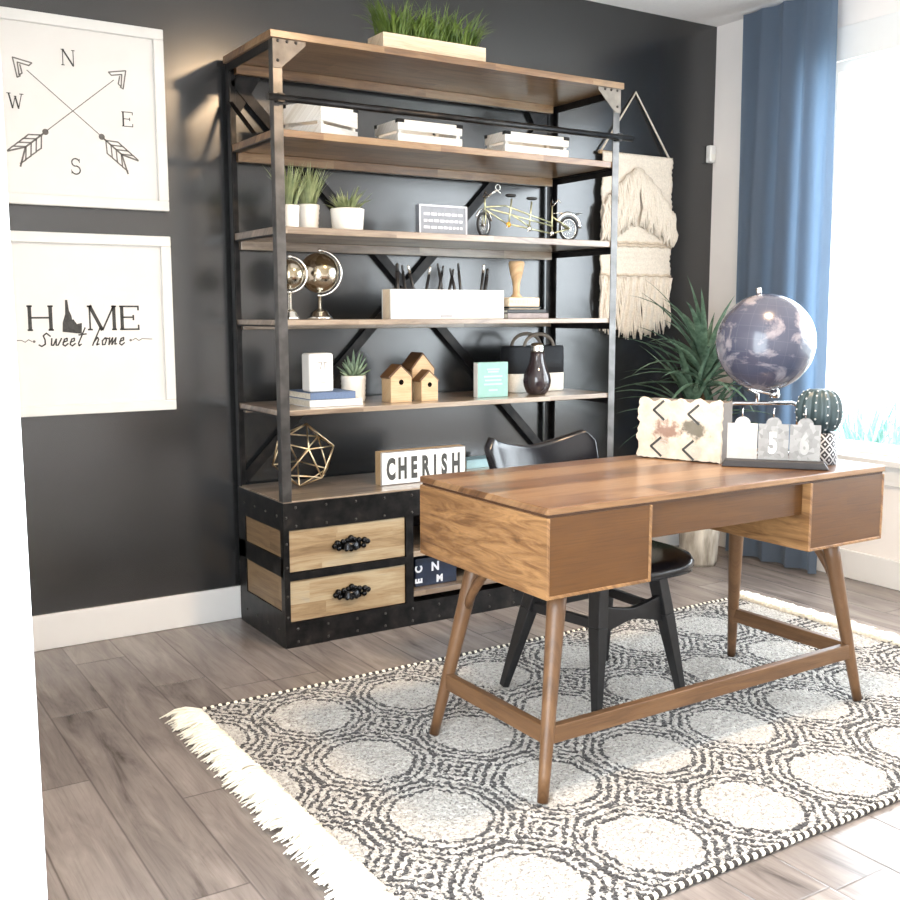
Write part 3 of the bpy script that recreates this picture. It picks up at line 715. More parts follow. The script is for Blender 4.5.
for xe, s in ((rx0, -1), (rx1, 1)):
    b = B()
    for k in range(900):
        y = ry0+(ry1-ry0)*random.random(); L = random.uniform(.055, .125); a = random.uniform(-.6, .6)
        z0 = random.uniform(.008, .022); n = 4
        tube(b, [(xe-s*.012+s*L*q/n*math.cos(a), y+L*q/n*math.sin(a)*.8+.004*math.sin(q*2+k), max(.004, z0+.012*math.sin(PI*q/n*.8)-z0*.75*(q/n)**2+random.uniform(-.002,.003))) for q in range(n+1)], [.0042,.0045,.004,.0034,.0016], 5)
    o = obj('fringe', b, M['fringe'], rug); o['kind'] = 'stuff'
for ye in (ry0, ry1):
    b = B(); n = 190
    for k in range(n):
        x = rx0+(rx1-rx0)*(k+.5)/n; sphere(b, (x, ye+random.uniform(-.002, .002), .010), .0082, 7, 5, mi=k % 2)
    obj('whipped_edge', b, [M['fringe'], M['charcoal_wool']], rug)

# ------------------------------------------------------------------ desk
DX, DY, DL, DD = .029, -1.552, 1.314, .608
dk_ = thing('desk', 'mid century mango wood desk on splayed legs standing on the rug', 'desk', (DX, DY, 0), .0)
b = B(); box(b, 0, DL, 0, DD, .764, .782); obj('desktop', b, M['desk_top'], dk_, .003)
b = B(); box(b, .006, DL-.006, .006, DD-.006, .757, .764); obj('shadow_gap', b, plain('dark_gap_wood', srgb(70,44,24), .6), dk_)
PW = .344
for x0 in (0, DL-PW-.002):
    x1 = x0+PW
    b = B(); box(b, x0, x0+.009, 0, DD, .552, .757); box(b, x1-.009, x1, 0, DD, .552, .757); box(b, x0+.009, x1-.009, 0, DD, .552, .561); box(b, x0+.009, x1-.009, DD-.02, DD, .561, .757)
    pd = obj('pedestal', b, M['desk_side'], dk_, .002)
    b = B(); box(b, x0+.009, x1-.009, .002, .02, .561, .757); obj('front_panel', b, M['desk_front'], pd, .001)
b = B(); box(b, PW, DL-PW-.002, .03, .05, .66, .757); box(b, PW, DL-PW-.002, .05, DD-.01, .66, .672); box(b, PW, DL-PW-.002, DD-.03, DD-.01, .672, .757); obj('apron', b, M['desk_front'], dk_, .002)
FE = .0135; FB = .0085
tops = {'fl': (.125,.115), 'fr': (DL-.105,.115), 'rl': (.125,DD-.115), 'rr': (DL-.105,DD-.115)}
feet = {'fl': (.025,.040), 'fr': (DL+.004,.060), 'rl': (.018,DD-.045), 'rr': (DL-.004,DD-.02)}
def lerp3(a, b_, t_): return tuple(a[i]+(b_[i]-a[i])*t_ for i in range(3))
zt_ = .553
for k in tops:
    A, C_ = (*tops[k], zt_), (*feet[k], FB)
    b = B(); tube(b, [lerp3(A, C_, q/8) for q in range(9)], [.027-.0125*(q/8) for q in range(9)], 18); lg = obj('leg', b, M['desk_leg'], dk_)
    sy = 1 if k[0] == 'f' else -1
    p0 = lerp3(A, C_, .28); b = B()
    pts = [(p0[0], p0[1]+sy*(.01+.13*q/5), p0[2]+(zt_+.002-p0[2])*(q/5)**.8) for q in range(6)]
    if k in ('fr', 'rl'): tube(b, pts, .0135, 12); obj('leg_brace', b, M['desk_leg'], lg)
    else: b.free()
def at_z(k, z): A, C_ = (*tops[k], zt_), (*feet[k], FE); return Vector(lerp3(A, C_, (zt_-z)/(zt_-FE)))
for a_, b_ in (('fl', 'fr'), ('fl', 'rl'), ('fr', 'rr')):
    b = B(); bar(b, at_z(a_, .175), at_z(b_, .175), .024, .048); obj('stretcher', b, M['desk_rail' if b_ == 'fr' else 'desk_rail_side'], dk_, .003)

# ------------------------------------------------------------------ chair
ch = thing('desk_chair', 'black leather wing back chair on tapered black legs tucked behind the desk', 'chair', (.71, -.965, 0), .03)
# seat (subdivided pad)
b = B(); n = 14; rows = []
def pad_outline(u): # superellipse
    a = 2*PI*u; c_, s_ = math.cos(a), math.sin(a); return (math.copysign(abs(c_)**.55, c_)*.235, math.copysign(abs(s_)**.55, s_)*.265)
prof = [(0, .425), (.85, .425), (1.0, .437), (1.01, .455), (.97, .474), (.85, .482), (.4, .470), (0, .468)]
prev = None
for sc_, z in prof:
    ring = [b.verts.new((0, 0, z))] if sc_ == 0 else [b.verts.new((pad_outline(k/40)[0]*sc_, pad_outline(k/40)[1]*sc_, z+(.012*abs(pad_outline(k/40)[0]/.245)**2 if z > .45 else 0))) for k in range(40)]
    if prev:
        for k in range(40):
            k2 = (k+1) % 40
            if len(prev) == 1: f = b.faces.new((prev[0], ring[k2], ring[k]))
            elif len(ring) == 1: f = b.faces.new((prev[k], prev[k2], ring[0]))
            else: f = b.faces.new((prev[k], prev[k2], ring[k2], ring[k]))
            f.smooth = True
    prev = ring
obj('seat', b, M['leather'], ch)
# backrest: curved shell, dipped in the middle of the top edge, wings forward
b = B(); nu, nv = 28, 14; sh = []
for j in range(nv+1):
    v = j/nv; row = []
    for i in range(nu+1):
        u = -1+2*i/nu
        ztop = .795+.062*abs(u)**1.6-.05*max(0, abs(u)-.86)/.14
        z = .462+(ztop-.462)*v
        half = .205+.028*v
        x = u*half-.055*v
        y = .215+.085*v-.07*abs(u)**2.2*(.45+.55*v)
        row.append((x, y, z))
    sh.append(row)
fr_, bk_ = [], []
for row in sh:
    fr_.append([b.verts.new(p) for p in row]); bk_.append([b.verts.new((p[0]*1.03, p[1]+.03, p[2]+.004)) for p in row])
for L_, fl in ((fr_, 1), (bk_, 0)):
    for r0, r1 in zip(L_, L_[1:]):
        for i in range(nu):
            q = (r0[i], r0[i+1], r1[i+1], r1[i]); f = b.faces.new(q if fl else q[::-1]); f.smooth = True
for i in range(nu):
    for j, s in ((0, 1), (nv, -1)): f = b.faces.new((fr_[j][i], fr_[j][i+1], bk_[j][i+1], bk_[j][i])[::-1 if s > 0 else 1]); f.smooth = True
for j in range(nv):
    for i in (0, nu): f = b.faces.new((fr_[j][i], fr_[j+1][i], bk_[j+1][i], bk_[j][i])); f.smooth = True
obj('backrest', b, M['leather'], ch, .008, 3)
LT = {'fl': (-.13,-.13,.432), 'fr': (.115,-.13,.432), 'rl': (-.15,.12,.432), 'rr': (.13,.12,.432)}
LF = {'fl': (-.168,-.172,.009), 'fr': (.185,-.192,.009), 'rl': (-.252,.196,.009), 'rr': (.2,.2,.009)}
for k in LT:
    b = B(); A, C_ = LT[k], LF[k]; midp = lerp3(A, C_, .36)
    bar(b, A, midp, .036, .055, (0,1,0), w2=.04, h2=.05); bar(b, midp, C_, .04, .05, (0,1,0), w2=.024, h2=.027)
    obj('leg', b, M['black_wood'], ch, .003)
def lp(k, t_): return Vector(lerp3(LT[k], LF[k], t_))
b = B(); p, q = lp('fl', .3), lp('fr', .3)
poly = []
for i in range(11): u = i/10; poly.append((p.x+(q.x-p.x)*u, p.z-.052+.036*(1-abs(2*u-1)**1.4)*.9))
for i in range(10, -1, -1): u = i/10; poly.append((p.x+(q.x-p.x)*u, p.z+.045-.028*(1-abs(2*u-1)**1.4)))
prism(b, poly, -.011, .011, xz((p.y+q.y)/2)); obj('stretcher', b, M['black_wood'], ch, .003)
for a_, c_ in (('fl', 'rl'), ('fr', 'rr'), ('rl', 'rr')):
    b = B(); bar(b, lp(a_, .34), lp(c_, .34), .02, .032); obj('stretcher', b, M['black_wood'], ch, .003)
b = B(); box(b, -.16, .16, -.16, .16, .405, .428); obj('seat_frame', b, M['black_wood'], ch, .004)

# ------------------------------------------------------------------ on the desk
TZ = .7825
# block print box
ang = math.atan2(-.258, .105)
bl = thing('print_box', 'cream block print box with black chevrons standing on the desk', 'box', (.836, -.994, TZ+.0006), ang)
b = B(); box(b, .004, .274, .006, .10, 0, .188); obj('body', b, plain('taupe_box_side', srgb(112,104,98), .6), bl, .002)
random.seed(8); b = B(); N_ = 26
out = []
for i in range(N_): out.append((.279*i/N_, .002+random.uniform(0, .004)))
for i in range(18): out.append((.279+random.uniform(-.003, .002), .192*i/18))
for i in range(N_): out.append((.279*(1-i/N_), .192+.006*math.sin(i*1.1)+random.uniform(-.003, .003)))
for i in range(18): out.append((random.uniform(-.006, .004)+.005*math.sin(i), .192*(1-i/18)))
prism(b, out, -.008, .006, xz(0)); 
for cx_, cz_ in ((.052, .158), (.170, .150), (.045, .040), (.155, .036)):
    stroke(b, [(cx_+.034, cz_+.030), (cx_, cz_), (cx_+.036, cz_-.030)], -.0081, .0075, .0008, 1)
for cx_, cz_ in ((.084, .150), (.205, .146), (.086, .038), (.190, .034)):
    for r in (.008, .016, .024):
        stroke(b, [(cx_+r*math.cos(a*PI/6), cz_+r*math.sin(a*PI/6)) for a in range(13)], -.0081, .0016, .0006, 2)
obj('printed_front', b, [M['print_cloth'], M['ink'], M['ink_pale']], bl)
# perpetual calendar
ang2 = math.atan2(-.217, .185)
ca = thing('perpetual_calendar', 'galvanised hook calendar of three number tags on a dark base, front of the globe', 'calendar', (.934, -1.274, TZ+.0006), ang2)
b = B(); prism(b, [(-.008, 0), (.304, 0), (.29, .021), (.001, .021)], -.036, .022, xz(0)); obj('base', b, plain('slate_base', srgb(48,46,47), .55), ca, .002)
for i in range(3):
    x0 = .006+i*.0915
    b = B(); poly = [(x0, .0225), (x0+.089, .0225), (x0+.089, .132)]+[(x0+.0445+.023*math.cos(a*PI/8), .132+.021*math.sin(a*PI/8)) for a in range(0, 9)]+[(x0, .132)]
    prism(b, poly, -.003, 0, xz(-.004)); tg = obj('number_tag', b, [plain('white_tag', (.46,.45,.43,1), .5, var=.10), M['galv'], M['galv']][i], ca)
    b = B(); tube(b, [(x0+.043, .004, .0205), (x0+.043, .004, .172), (x0+.043, -.004, .180), (x0+.043, -.012, .172), (x0+.043, -.010, .152)], .0022, 8); obj('hook', b, M['chrome'], ca)
    if i > 0:
        b = B(); text_mesh(b, ['', '5', '6'][i], lambda x, z, d, x0=x0: (x0+.043+x, -.0082+d, .045+z), .086, .001, .004, .62, 'CENTER'); obj('numeral', b, M['white'] if i == 1 else plain('pale_numeral', (.34,.34,.335,1), .5), tg)
    else:
        pass
# globe
gl_ = thing('globe', 'large slate grey map globe on a chrome stand at the back of the desk', 'globe', (1.185, -1.2, TZ+.0006), math.atan2(-.534, .845))
b = B(); sphere(b, (0,0,0), .157, 48, 28); gs = obj('sphere', b, M['globe'], gl_, loc=(0, 0, .372)); gs.rotation_euler = (0, .12, 0.4)
b = B()
tube(b, [(-.112, 0, .012), (-.118, 0, .15), (-.112, 0, .168), (-.095, 0, .175), (.095, 0, .175), (.112, 0, .168), (.118, 0, .15), (.112, 0, .012)], .007, 10)
tube(b, [(-.112, 0, .008), (.112, 0, .008)], .007, 10); tube(b, [(-.112, -.06, .008), (-.112, .06, .008)], .007, 8); tube(b, [(.112, -.06, .008), (.112, .06, .008)], .007, 8)
tube(b, [(-.02, 0, .175), (-.02, 0, .208), (-.05, 0, .222)], .0065, 10); tube(b, [(-.05, 0, .222), (.02, 0, .207), (.03, 0, .206)], .006, 10)
lathe(b, [(0, .19), (.015, .19), (.017, .2), (.012, .222), (0, .222)], (.036, 0, .002), 16)
obj('stand', b, M['chrome'], gl_)
b = B(); tube(b, [(-.026, 0, .524), (-.030, 0, .548)], .009, 12); obj('axis_pin', b, M['chrome'], gl_)
# cactus
cc = thing('cactus', 'ribbed ceramic cactus in a black and white patterned pot at the desk corner', 'cactus', (1.207, -1.402, TZ+.0006))
b = B(); lathe(b, [(.0, .0), (.058, 0), (.060, .004), (.060, .096), (.054, .098), (.0, .098)], (0,0,0), 40); obj('pot', b, M['pot_pattern'], cc)
b = B(); seg = 96; rings = []
for j in range(19):
    a = j/18*PI; z = .163-.070*math.cos(a); r = .066*max(0, math.sin(a))**.6
    if j == 18 or j == 0: rings.append([b.verts.new((0,0,z))])
    else: rings.append([b.verts.new((r*(1+.075*math.cos(12*2*PI*k/seg))*math.cos(2*PI*k/seg), r*(1+.075*math.cos(12*2*PI*k/seg))*math.sin(2*PI*k/seg), z)) for k in range(seg)])
for A, C_ in zip(rings, rings[1:]):
    for k in range(seg):
        k2 = (k+1) % seg
        f = b.faces.new((A[0], C_[k2], C_[k]) if len(A) == 1 else ((A[k], A[k2], C_[0]) if len(C_) == 1 else (A[k], A[k2], C_[k2], C_[k]))); f.smooth = True
for k in range(12):
    for j in range(1, 8):
        a = (j+(.5 if k % 2 else 0))/8.5*PI; r = .066*max(0, math.sin(a))**.6*1.06
        if r > .01: sphere(b, (r*math.cos(2*PI*k/12), r*math.sin(2*PI*k/12), .163-.070*math.cos(a)), .0032, 8, 5, mi=1)
obj('body', b, [M['cactus'], plain('spine_white', (.50,.51,.51,1), .5)], cc)

# ------------------------------------------------------------------ floor plant
pl = thing('dracaena', 'spiky green dracaena in a rough pale floor planter by the curtain', 'plant', (2.29, .13, 0))
b = B(); lathe(b, [(0, 0), (.085, 0), (.092, .02), (.118, .5), (.11, .5), (.105, .46), (0, .46)], (0,0,0), 32); obj('planter', b, M['concrete'], pl)
b = B(); lathe(b, [(0, .44), (.106, .465), (0, .48)], (0,0,0), 24); obj('soil', b, M['soil'], pl)
b = B()
for cx_, cy_, zt in ((0, 0, .98), (-.04, .03, .78), (.05, -.02, .70)): tube(b, [(cx_*.4, cy_*.4, .45), (cx_*.8, cy_*.8, .56), (cx_, cy_, zt)], [.016,.014,.012], 8)
obj('trunk', b, M['brown_wood'], pl)
random.seed(21); b = B()
for cx_, cy_, zt, n, Lm in ((0, 0, .98, 60, .50), (-.04, .03, .78, 40, .46), (.05, -.02, .70, 28, .42)):
    for k in range(n):
        a = k*2.39996+random.uniform(-.3, .3); fr2 = k/n
        L = Lm*random.uniform(.75, 1.1)
        d = Vector((math.cos(a), math.sin(a), 0))
        up = 1.45-1.25*(1-fr2)+random.uniform(-.1, .1)
        # keep the tips clear of wall and curtain
        ex_ = Vector((cx_, cy_, 0))+d*L*math.cos(up*.7)
        if .13+ex_.y > .44: L *= max(.35, (.44-.13-cy_)/max(.05, ex_.y-cy_))
        if 2.29+ex_.x > 2.46: L *= max(.25, (2.46-2.29-cx_)/max(.05, ex_.x-cx_))
        blade(b, (cx_+d.x*.008, cy_+d.y*.008, zt-.09+.12*fr2), d, L, random.uniform(.034, .050), random.uniform(.5, 1.3), 8, up=max(.1, up))
obj('leaf', b, M['palm'], pl, recalc=False)['kind'] = 'stuff'

# ------------------------------------------------------------------ top shelf planter
gp = thing('grass_planter', 'long pale wooden box of green grass on top of the bookcase', 'planter', (.70, .11, ZT+.0006))
b = B(); hx, hy, hz = .233, .062, .068
box(b, -hx, hx, -hy, -hy+.012, 0, hz); box(b, -hx, hx, hy-.012, hy, 0, hz); box(b, -hx, -hx+.012, -hy+.012, hy-.012, 0, hz); box(b, hx-.012, hx, -hy+.012, hy-.012, 0, hz); box(b, -hx+.012, hx-.012, -hy+.012, hy-.012, 0, .012)
obj('box', b, M['planter_wood'], gp, .001)
b = B(); box(b, -hx+.012, hx-.012, -hy+.012, hy-.012, .012, hz-.012); obj('soil', b, M['soil'], gp)
random.seed(4); b = B()
for k in range(520):
    x, y = random.uniform(-hx+.016, hx-.016), random.uniform(-hy+.016, hy-.016); a = random.uniform(0, 2*PI)
    if abs(x) > .18: a = random.uniform(-.9, .9)+(0 if x > 0 else PI)
    blade(b, (x, y, hz-.014), (math.cos(a), math.sin(a), 0), random.uniform(.11, .185), random.uniform(.006, .011), random.uniform(.2, 1.7), 5, up=random.uniform(1.15, 1.55))
obj('grass', b, M['grass'], gp, recalc=False)['kind'] = 'stuff'

# ------------------------------------------------------------------ crates on the second shelf
def crate(label, loc, rz, L=.30, Dp=.20, h=.10):
    c = thing('slatted_crate', label, 'crate', loc, rz, 'white crates on the upper shelf')
    t_ = .007
    for z0, z1 in ((.004, .046), (.058, h)):
        for y0 in (0, Dp-t_):
            b = B(); box(b, 0, L, y0, y0+t_, z0, z1); obj('slat', b, M['crate_wood'], c, .001)
        for x0 in (0, L-t_):
            b = B(); box(b, x0, x0+t_, t_, Dp-t_, z0, z1); obj('slat', b, M['crate_wood'], c, .001)
    for x, y in ((t_, t_), (L-t_-.016, t_), (t_, Dp-t_-.016), (L-t_-.016, Dp-t_-.016)):
        b = B(); box(b, x, x+.016, y, y+.016, .002, h); obj('corner_post', b, M['crate_wood'], c)
        b = B(); X = -.002 if x < L/2 else L-.028; Y_ = -.002 if y < Dp/2 else Dp-.018
        box(b, X, X+.03, Y_, Y_+.02, h-.012, h+.002); obj('corner_cap', b, M['black_metal'], c)
    b = B(); box(b, t_, L-t_, t_, Dp-t_, 0, .006); obj('bottom', b, M['crate_wood'], c)
    return c
crate('white slatted crate set askew by the left upright', (.218, .075, Z2+.0006), .454, .225, .185, .128)
crate('white slatted crate between the two others, below the grass planter', (.557, .10, Z2+.0006), .0, .297, .19, .098)
crate('white slatted crate set square above the toy tandem', (1.066, .10, Z2+.0006), .0, .335, .15, .098)

# ------------------------------------------------------------------ third shelf: plants, sign, tandem
def pot_plant(label, loc, r0, r1, h, mode, seed, ribs=0):
    p = thing('potted_plant', label, 'plant', loc, 0, 'potted plants on the shelves')
    b = B(); lathe(b, [(0, 0), (r0*.96, 0), (r0, .004)]+[(r0+(r1-r0)*q/10+(.0016 if ribs and q % 2 else 0), .004+(h-.008)*q/10) for q in range(1, 10)]+[(r1, h-.002), (r1-.004, h), (r1-.008, h-.012), (0, h-.012)], (0,0,0), 28); obj('pot', b, M['ceramic'], p)
    random.seed(seed); b = B()
    if mode == 'grass':
        for k in range(120):
            a = random.uniform(0, 2*PI); q = random.uniform(0, r1*.7)
            blade(b, (q*math.cos(a), q*math.sin(a), h-.012), (math.cos(a), math.sin(a), 0), random.uniform(.10, .185), random.uniform(.007, .012), random.uniform(.1, .8), 5, up=random.uniform(1.22, 1.55))
        obj('leaf', b, M['grass_pale'], p, recalc=False)['kind'] = 'stuff'
    elif mode == 'spray':
        for k in range(70):
            a = random.uniform(0, 2*PI); q = random.uniform(0, r1*.6); up = random.uniform(.5, 1.5)
            blade(b, (q*math.cos(a), q*math.sin(a), h-.012), (math.cos(a), math.sin(a), 0), random.uniform(.06, .12)*(.72 if math.cos(a) < -.3 else 1), random.uniform(.010, .016), random.uniform(.2, .9), 5, up=up)
        obj('leaf', b, M['grass_pale'], p, recalc=False)['kind'] = 'stuff'
    else:
        for k in range(26):
            a = k*2.4; fr2 = k/26
            blade(b, (.012*math.cos(a), .012*math.sin(a), h-.012+.02*fr2), (math.cos(a), math.sin(a), 0), random.uniform(.055, .095)*(.7+.5*fr2), .018, .2, 5, up=.35+1.1*fr2, fold=.4)
        obj('leaf', b, M['aloe'], p, recalc=False, solid=.003)['kind'] = 'stuff'
    return p
pot_plant('tall grassy plant in a narrow plain white pot close behind the bookcase upright', (.100, .115, Z3+.0006), .036, .038, .086, 'grass', 31)
pot_plant('bushy grassy plant in a ribbed white pot between two smooth potted plants', (.212, .19, Z3+.0006), .036, .043, .100, 'grass', 32, 1)
pot_plant('short spiky plant in the widest smooth white pot, beside the grey quote sign', (.338, .11, Z3+.0006), .059, .065, .084, 'spray', 33)
sg_ = thing('quote_sign', 'small grey block sign with pale lettering beside the toy tandem', 'sign', (.65, .10, Z3+.0006))
b = B(); box(b, 0, .226, 0, .03, 0, .118); sb_ = obj('board', b, M['sign_grey'], sg_, .002)
b = B()
for x0, x1, z0, z1 in ((0, .226, .112, .118), (0, .226, 0, .006), (0, .006, .006, .112), (.220, .226, .006, .112)): box(b, x0, x1, -.003, .0, z0, z1)
obj('border', b, M['sign_pale'], sg_)
b = B(); random.seed(2)
for row_, zz_ in enumerate((.082, .056, .030)):
    x = .022
    while x < .198:
        w_ = random.uniform(.010, .028); box(b, x, min(x+w_, .204), -.0012, 0, zz_-.005, zz_+.005); x += w_+.006
obj('lettering', b, M['sign_pale'], sb_)
# tandem bicycle model
tb_ = thing('toy_tandem', 'miniature metal tandem bicycle on the third shelf', 'bicycle model', (.985, .12, Z3+.0006), 0)
def wheel(cx_, cz_, r, yaw, name='wheel'):
    b = B(); cw, sw = math.cos(yaw), math.sin(yaw)
    circ = lambda rr, n: [(rr*math.cos(2*PI*k/n)*cw, rr*math.cos(2*PI*k/n)*sw, rr*math.sin(2*PI*k/n)) for k in range(n)]
    tube(b, circ(r-.006, 36), .006, 8, True)
    o = obj(name, b, M['rubber'], tb_, loc=(cx_, 0, cz_))
    b = B(); tube(b, circ(r-.013, 36), .0018, 6, True)
    for k in range(14): a = 2*PI*k/14; tube(b, [(0,0,0), ((r-.013)*math.cos(a)*cw, (r-.013)*math.cos(a)*sw, (r-.013)*math.sin(a))], .0006, 4)
    tube(b, [(-.010*-sw, -.010*cw, 0), (.010*-sw, .010*cw, 0)], .006, 10)
    obj('spokes', b, M['silver'], o)
wheel(-.012, .052, .052, .42); wheel(.437, .054, .054, 0)
b = B()
F = [((-.006,0,.115),(.105,0,.062)), ((.0,0,.125),(.095,0,.135)), ((.13,0,.165),(.115,0,.055)), ((.235,0,.160),(.222,0,.046)), ((.105,0,.062),(.345,0,.030)), ((.02,0,.118),(.35,0,.062)), ((.345,0,.030),(.437,.010,.054)), ((.345,0,.030),(.437,-.010,.054)), ((.345,0,.145),(.345,0,.030)), ((.10,0,.135),(.345,0,.075)), ((.35,0,.10),(.437,.01,.054)), ((.35,0,.10),(.437,-.01,.054)), ((.13,0,.10),(.235,0,.05)), ((-.006,0,.16),(-.006,0,.112))]
for a_, c_ in F: tube(b, [a_, c_], .0036, 8)
tube(b, [(-.006,.008,.112), (-.012,.012,.052)], .0028, 6); tube(b, [(-.006,-.008,.112), (-.012,-.012,.052)], .0028, 6)
obj('frame', b, M['lime'], tb_)
b = B()
for r in (.066,): tube(b, [(.437+r*math.cos(a), 0, .054+r*math.sin(a)) for a in [PI*(.02+.85*q/14) for q in range(15)]], .004, 8, flat=2.2)
obj('mudguard', b, M['silver'], tb_); b = B()
tube(b, [(.36, .012, .118), (.50, .012, .122)], .002, 6); tube(b, [(.36, -.012, .118), (.50, -.012, .122)], .002, 6)
for q in range(5): tube(b, [(.37+q*.03, -.012, .119), (.37+q*.03, .012, .119)], .0016, 6)
obj('rack', b, M['silver'], tb_); b = B()
tube(b, [(-.012+.064*math.cos(a)*.91, .064*math.cos(a)*.41, .052+.064*math.sin(a)) for a in [PI*(.1+.75*q/12) for q in range(13)]], .004, 8)
obj('mudguard', b, M['silver'], tb_)
for x, z in ((.125, .172), (.235, .166)):
    b = B(); lathe(b, [(0, 0), (.014, .001), (.018, .006), (.015, .012), (0, .014)], (x, 0, z), 16); 
    for v in b.verts: v.co.x = x+(v.co.x-x)*1.5
    obj('saddle', b, M['rubber'], tb_)
for x, z, s in ((.345, .148, .55), (-.006, .165, 1)):
    b = B(); tube(b, [(x+.05*s, -.045*s, z+.012), (x+.03*s, -.04*s, z+.026), (x, -.012, z), (x, .012, z), (x+.03*s, .04*s, z+.026), (x+.05*s, .045*s, z+.012)], .0028, 8)
    if s < 1: obj('handlebar', b, M['silver'], tb_)
tube(b, [(x_, 0, .205-.02) if False else (.045+.012*math.cos(a), -.02, .205+.012*math.sin(a)) for x_, a in [(0, 2*PI*q/12) for q in range(12)]], .0016, 6, True)
tube(b, [(.0, -.012, .165), (.045, -.02, .193)], .0016, 6)
obj('handlebar', b, M['silver'], tb_)
b = B()
for x, z in ((.112, .058), (.222, .046), (.345, .032)):
    lathe(b, [(0, -.003), (.011, -.002), (.011, .002), (0, .003)], (x, -.004, z), 18, mi=1 if x < .15 else 0, mat=Matrix.Rotation(PI/2, 3, 'X'))
    tube(b, [(x-.018, -.014, z-.014), (x+.018, .014, z+.014)], .0018, 6)
obj('crank', b, [M['silver'], M['orange']], tb_)

# ------------------------------------------------------------------ fourth shelf
def desk_globe(label, loc, R, zc, yaw):
    g = thing('desk_globe', label, 'globe', loc, yaw, 'metal globes on the shelf')
    b = B(); sphere(b, (0,0,0), R, 32, 18); obj('sphere', b, M['etched'], g, loc=(0,0,zc))
    tilt = .38; Rm = R+.008
    b = B(); pts = []
    for q in range(22):
        a = PI/2-tilt*0-(PI+.0)*q/21
        a2 = PI/2+.35-PI*1.02*q/21-.35
        pts.append((Rm*math.sin(PI*q/21+tilt*.5-.15), 0, zc+Rm*math.cos(PI*q/21+tilt*.5-.15)))
    tube(b, pts, .0042, 8)
    sphere(b, pts[0], .008, 10, 6); sphere(b, pts[-1], .007, 10, 6)
    obj('meridian_arm', b, M['silver'], g)
    b = B(); zb = zc-Rm
    lathe(b, [(0, 0), (R*.62, 0), (R*.62, .008), (R*.5, .014), (R*.44, .026), (R*.3, .034), (.008, .040), (.007, max(.045, zb-.004)), (0, max(.046, zb))], (0,0,0), 28)
    obj('base', b, M['silver'], g); return g
desk_globe('larger antiqued metal globe on the shelf, between the smaller globe and the pencil box', (.258, .20, Z4+.0006), .078, .178, -.56)
desk_globe('smaller silver globe partly hidden behind the bookcase upright', (.072, .06, Z4+.0006), .056, .165, -.56)
pb = thing('pencil_box', 'long white wooden box of pens on the fourth shelf', 'box', (.507, .08, Z4+.0006))
b = B(); L_, Dp, h_ = .543, .075, .117
box(b, 0, L_, 0, .01, 0, h_); box(b, 0, L_, Dp-.01, Dp, 0, h_); box(b, L_-.01, L_, .01, Dp-.01, 0, h_); box(b, .01, L_-.01, .01, Dp-.01, 0, .01); obj('box', b, M['white'], pb, .0015)
b = B(); box(b, -.0, .01, .01, Dp-.01, 0, h_); obj('end_panel', b, M['planter_wood'], pb)
b = B(); box(b, .23, .285, -.002, 0, .006, .018); obj('label_plate', b, M['grey_plastic'], pb)
random.seed(17)
pens = [(.055,.02),(.088,-.12),(.12,-.30),(.19,.22),(.245,.20),(.258,-.22),(.30,.26),(.322,-.24),(.345,-.14),(.455,.14),(.478,.2),]
plab = ['black marker, leftmost pen in the white box', 'black pen with a pale tip, second from the left in the white box', 'black pen leaning left, third from the left in the white box', 'thin dark pen leaning right, alone in the left half of the white box',
 'dark scissor-like pen crossed with its neighbour, leaning right', 'dark pen crossed with its neighbour, leaning left', 'black pen leaning right, left of the two steep pens', 'black pen leaning left near the box middle', 'steep black pen, last one of the middle bunch', 'thin black pen of the pair at the right end', 'thick black marker, rightmost pen in the white box']
for (px, ln_), lb in zip(pens, plab):
    p_ = thing('pen', lb, 'pen', (.507+px, .08+.037, Z4+.0112), 0, 'pens in the white box')
    L2 = .20+random.uniform(-.01, .012); r = .0060
    if 'marker' in lb: r = .0085
    dx_ = math.sin(ln_); tz = math.cos(ln_); s0 = -.11*dx_
    b = B(); A = Vector((s0, 0, r+.001)); E_ = A+Vector((dx_, random.uniform(-.08, .08), tz))*L2
    tube(b, [A, A.lerp(E_, .82)], r, 10); obj('barrel', b, M['black_plastic'], p_)
    b = B(); tube(b, [A.lerp(E_, .82), A.lerp(E_, .97), E_], [r*.9, r*.8, r*.35], 10); obj('cap', b, M['silver'] if random.random() < .45 else M['black_plastic'], p_)
def book(name, label, loc, dims, cover, rz=0, group=None, spine='front', cat='book'):
    k = thing(name, label, cat, loc, rz, group); X, Y_, Zz = dims; c = .0028
    b = B(); box(b, 0, X, 0, Y_, 0, c); box(b, 0, X, 0, Y_, Zz-c, Zz)
    if spine == 'front': box(b, 0, X, 0, c, c, Zz-c)
    else: box(b, X-c, X, 0, Y_, c, Zz-c)
    obj('cover', b, cover, k, .001)
    b = B(); box(b, .004, X-.004, .004 if spine == 'front' else .004, Y_-.004, c, Zz-c); obj('pages', b, M['pages'], k); return k
book('book', 'grey spined book at the bottom of the pair under the stamp', (1.075, .085, Z4+.0006), (.215, .15, .022), M['book_grey'], 0, 'books under the stamp')
book('book', 'black book directly under the wooden stamp', (1.076, .09, Z4+.0230), (.205, .14, .016), M['black_plastic'], 0, 'books under the stamp')
stp = thing('hand_stamp', 'large hand stamp with a turned wooden handle on two books', 'stamp', (1.176, .15, Z4+.0396))
b = B(); box(b, -.082, .082, -.045, .045, .010, .050); sb2 = obj('block', b, M['planter_wood'], stp, .006, 3)
b = B(); box(b, -.085, .085, -.048, .048, .004, .010); obj('edge_band', b, M['black_wood'], stp)
b = B(); box(b, -.080, .080, -.044, .044, 0, .004); obj('stamp_pad', b, M['planter_wood'], stp)
b = B(); random.seed(6); x = -.062
while x < .06:
    w_ = random.uniform(.006, .012); box(b, x, x+w_, -.0462, -.0448, .021, .038); x += w_+.004
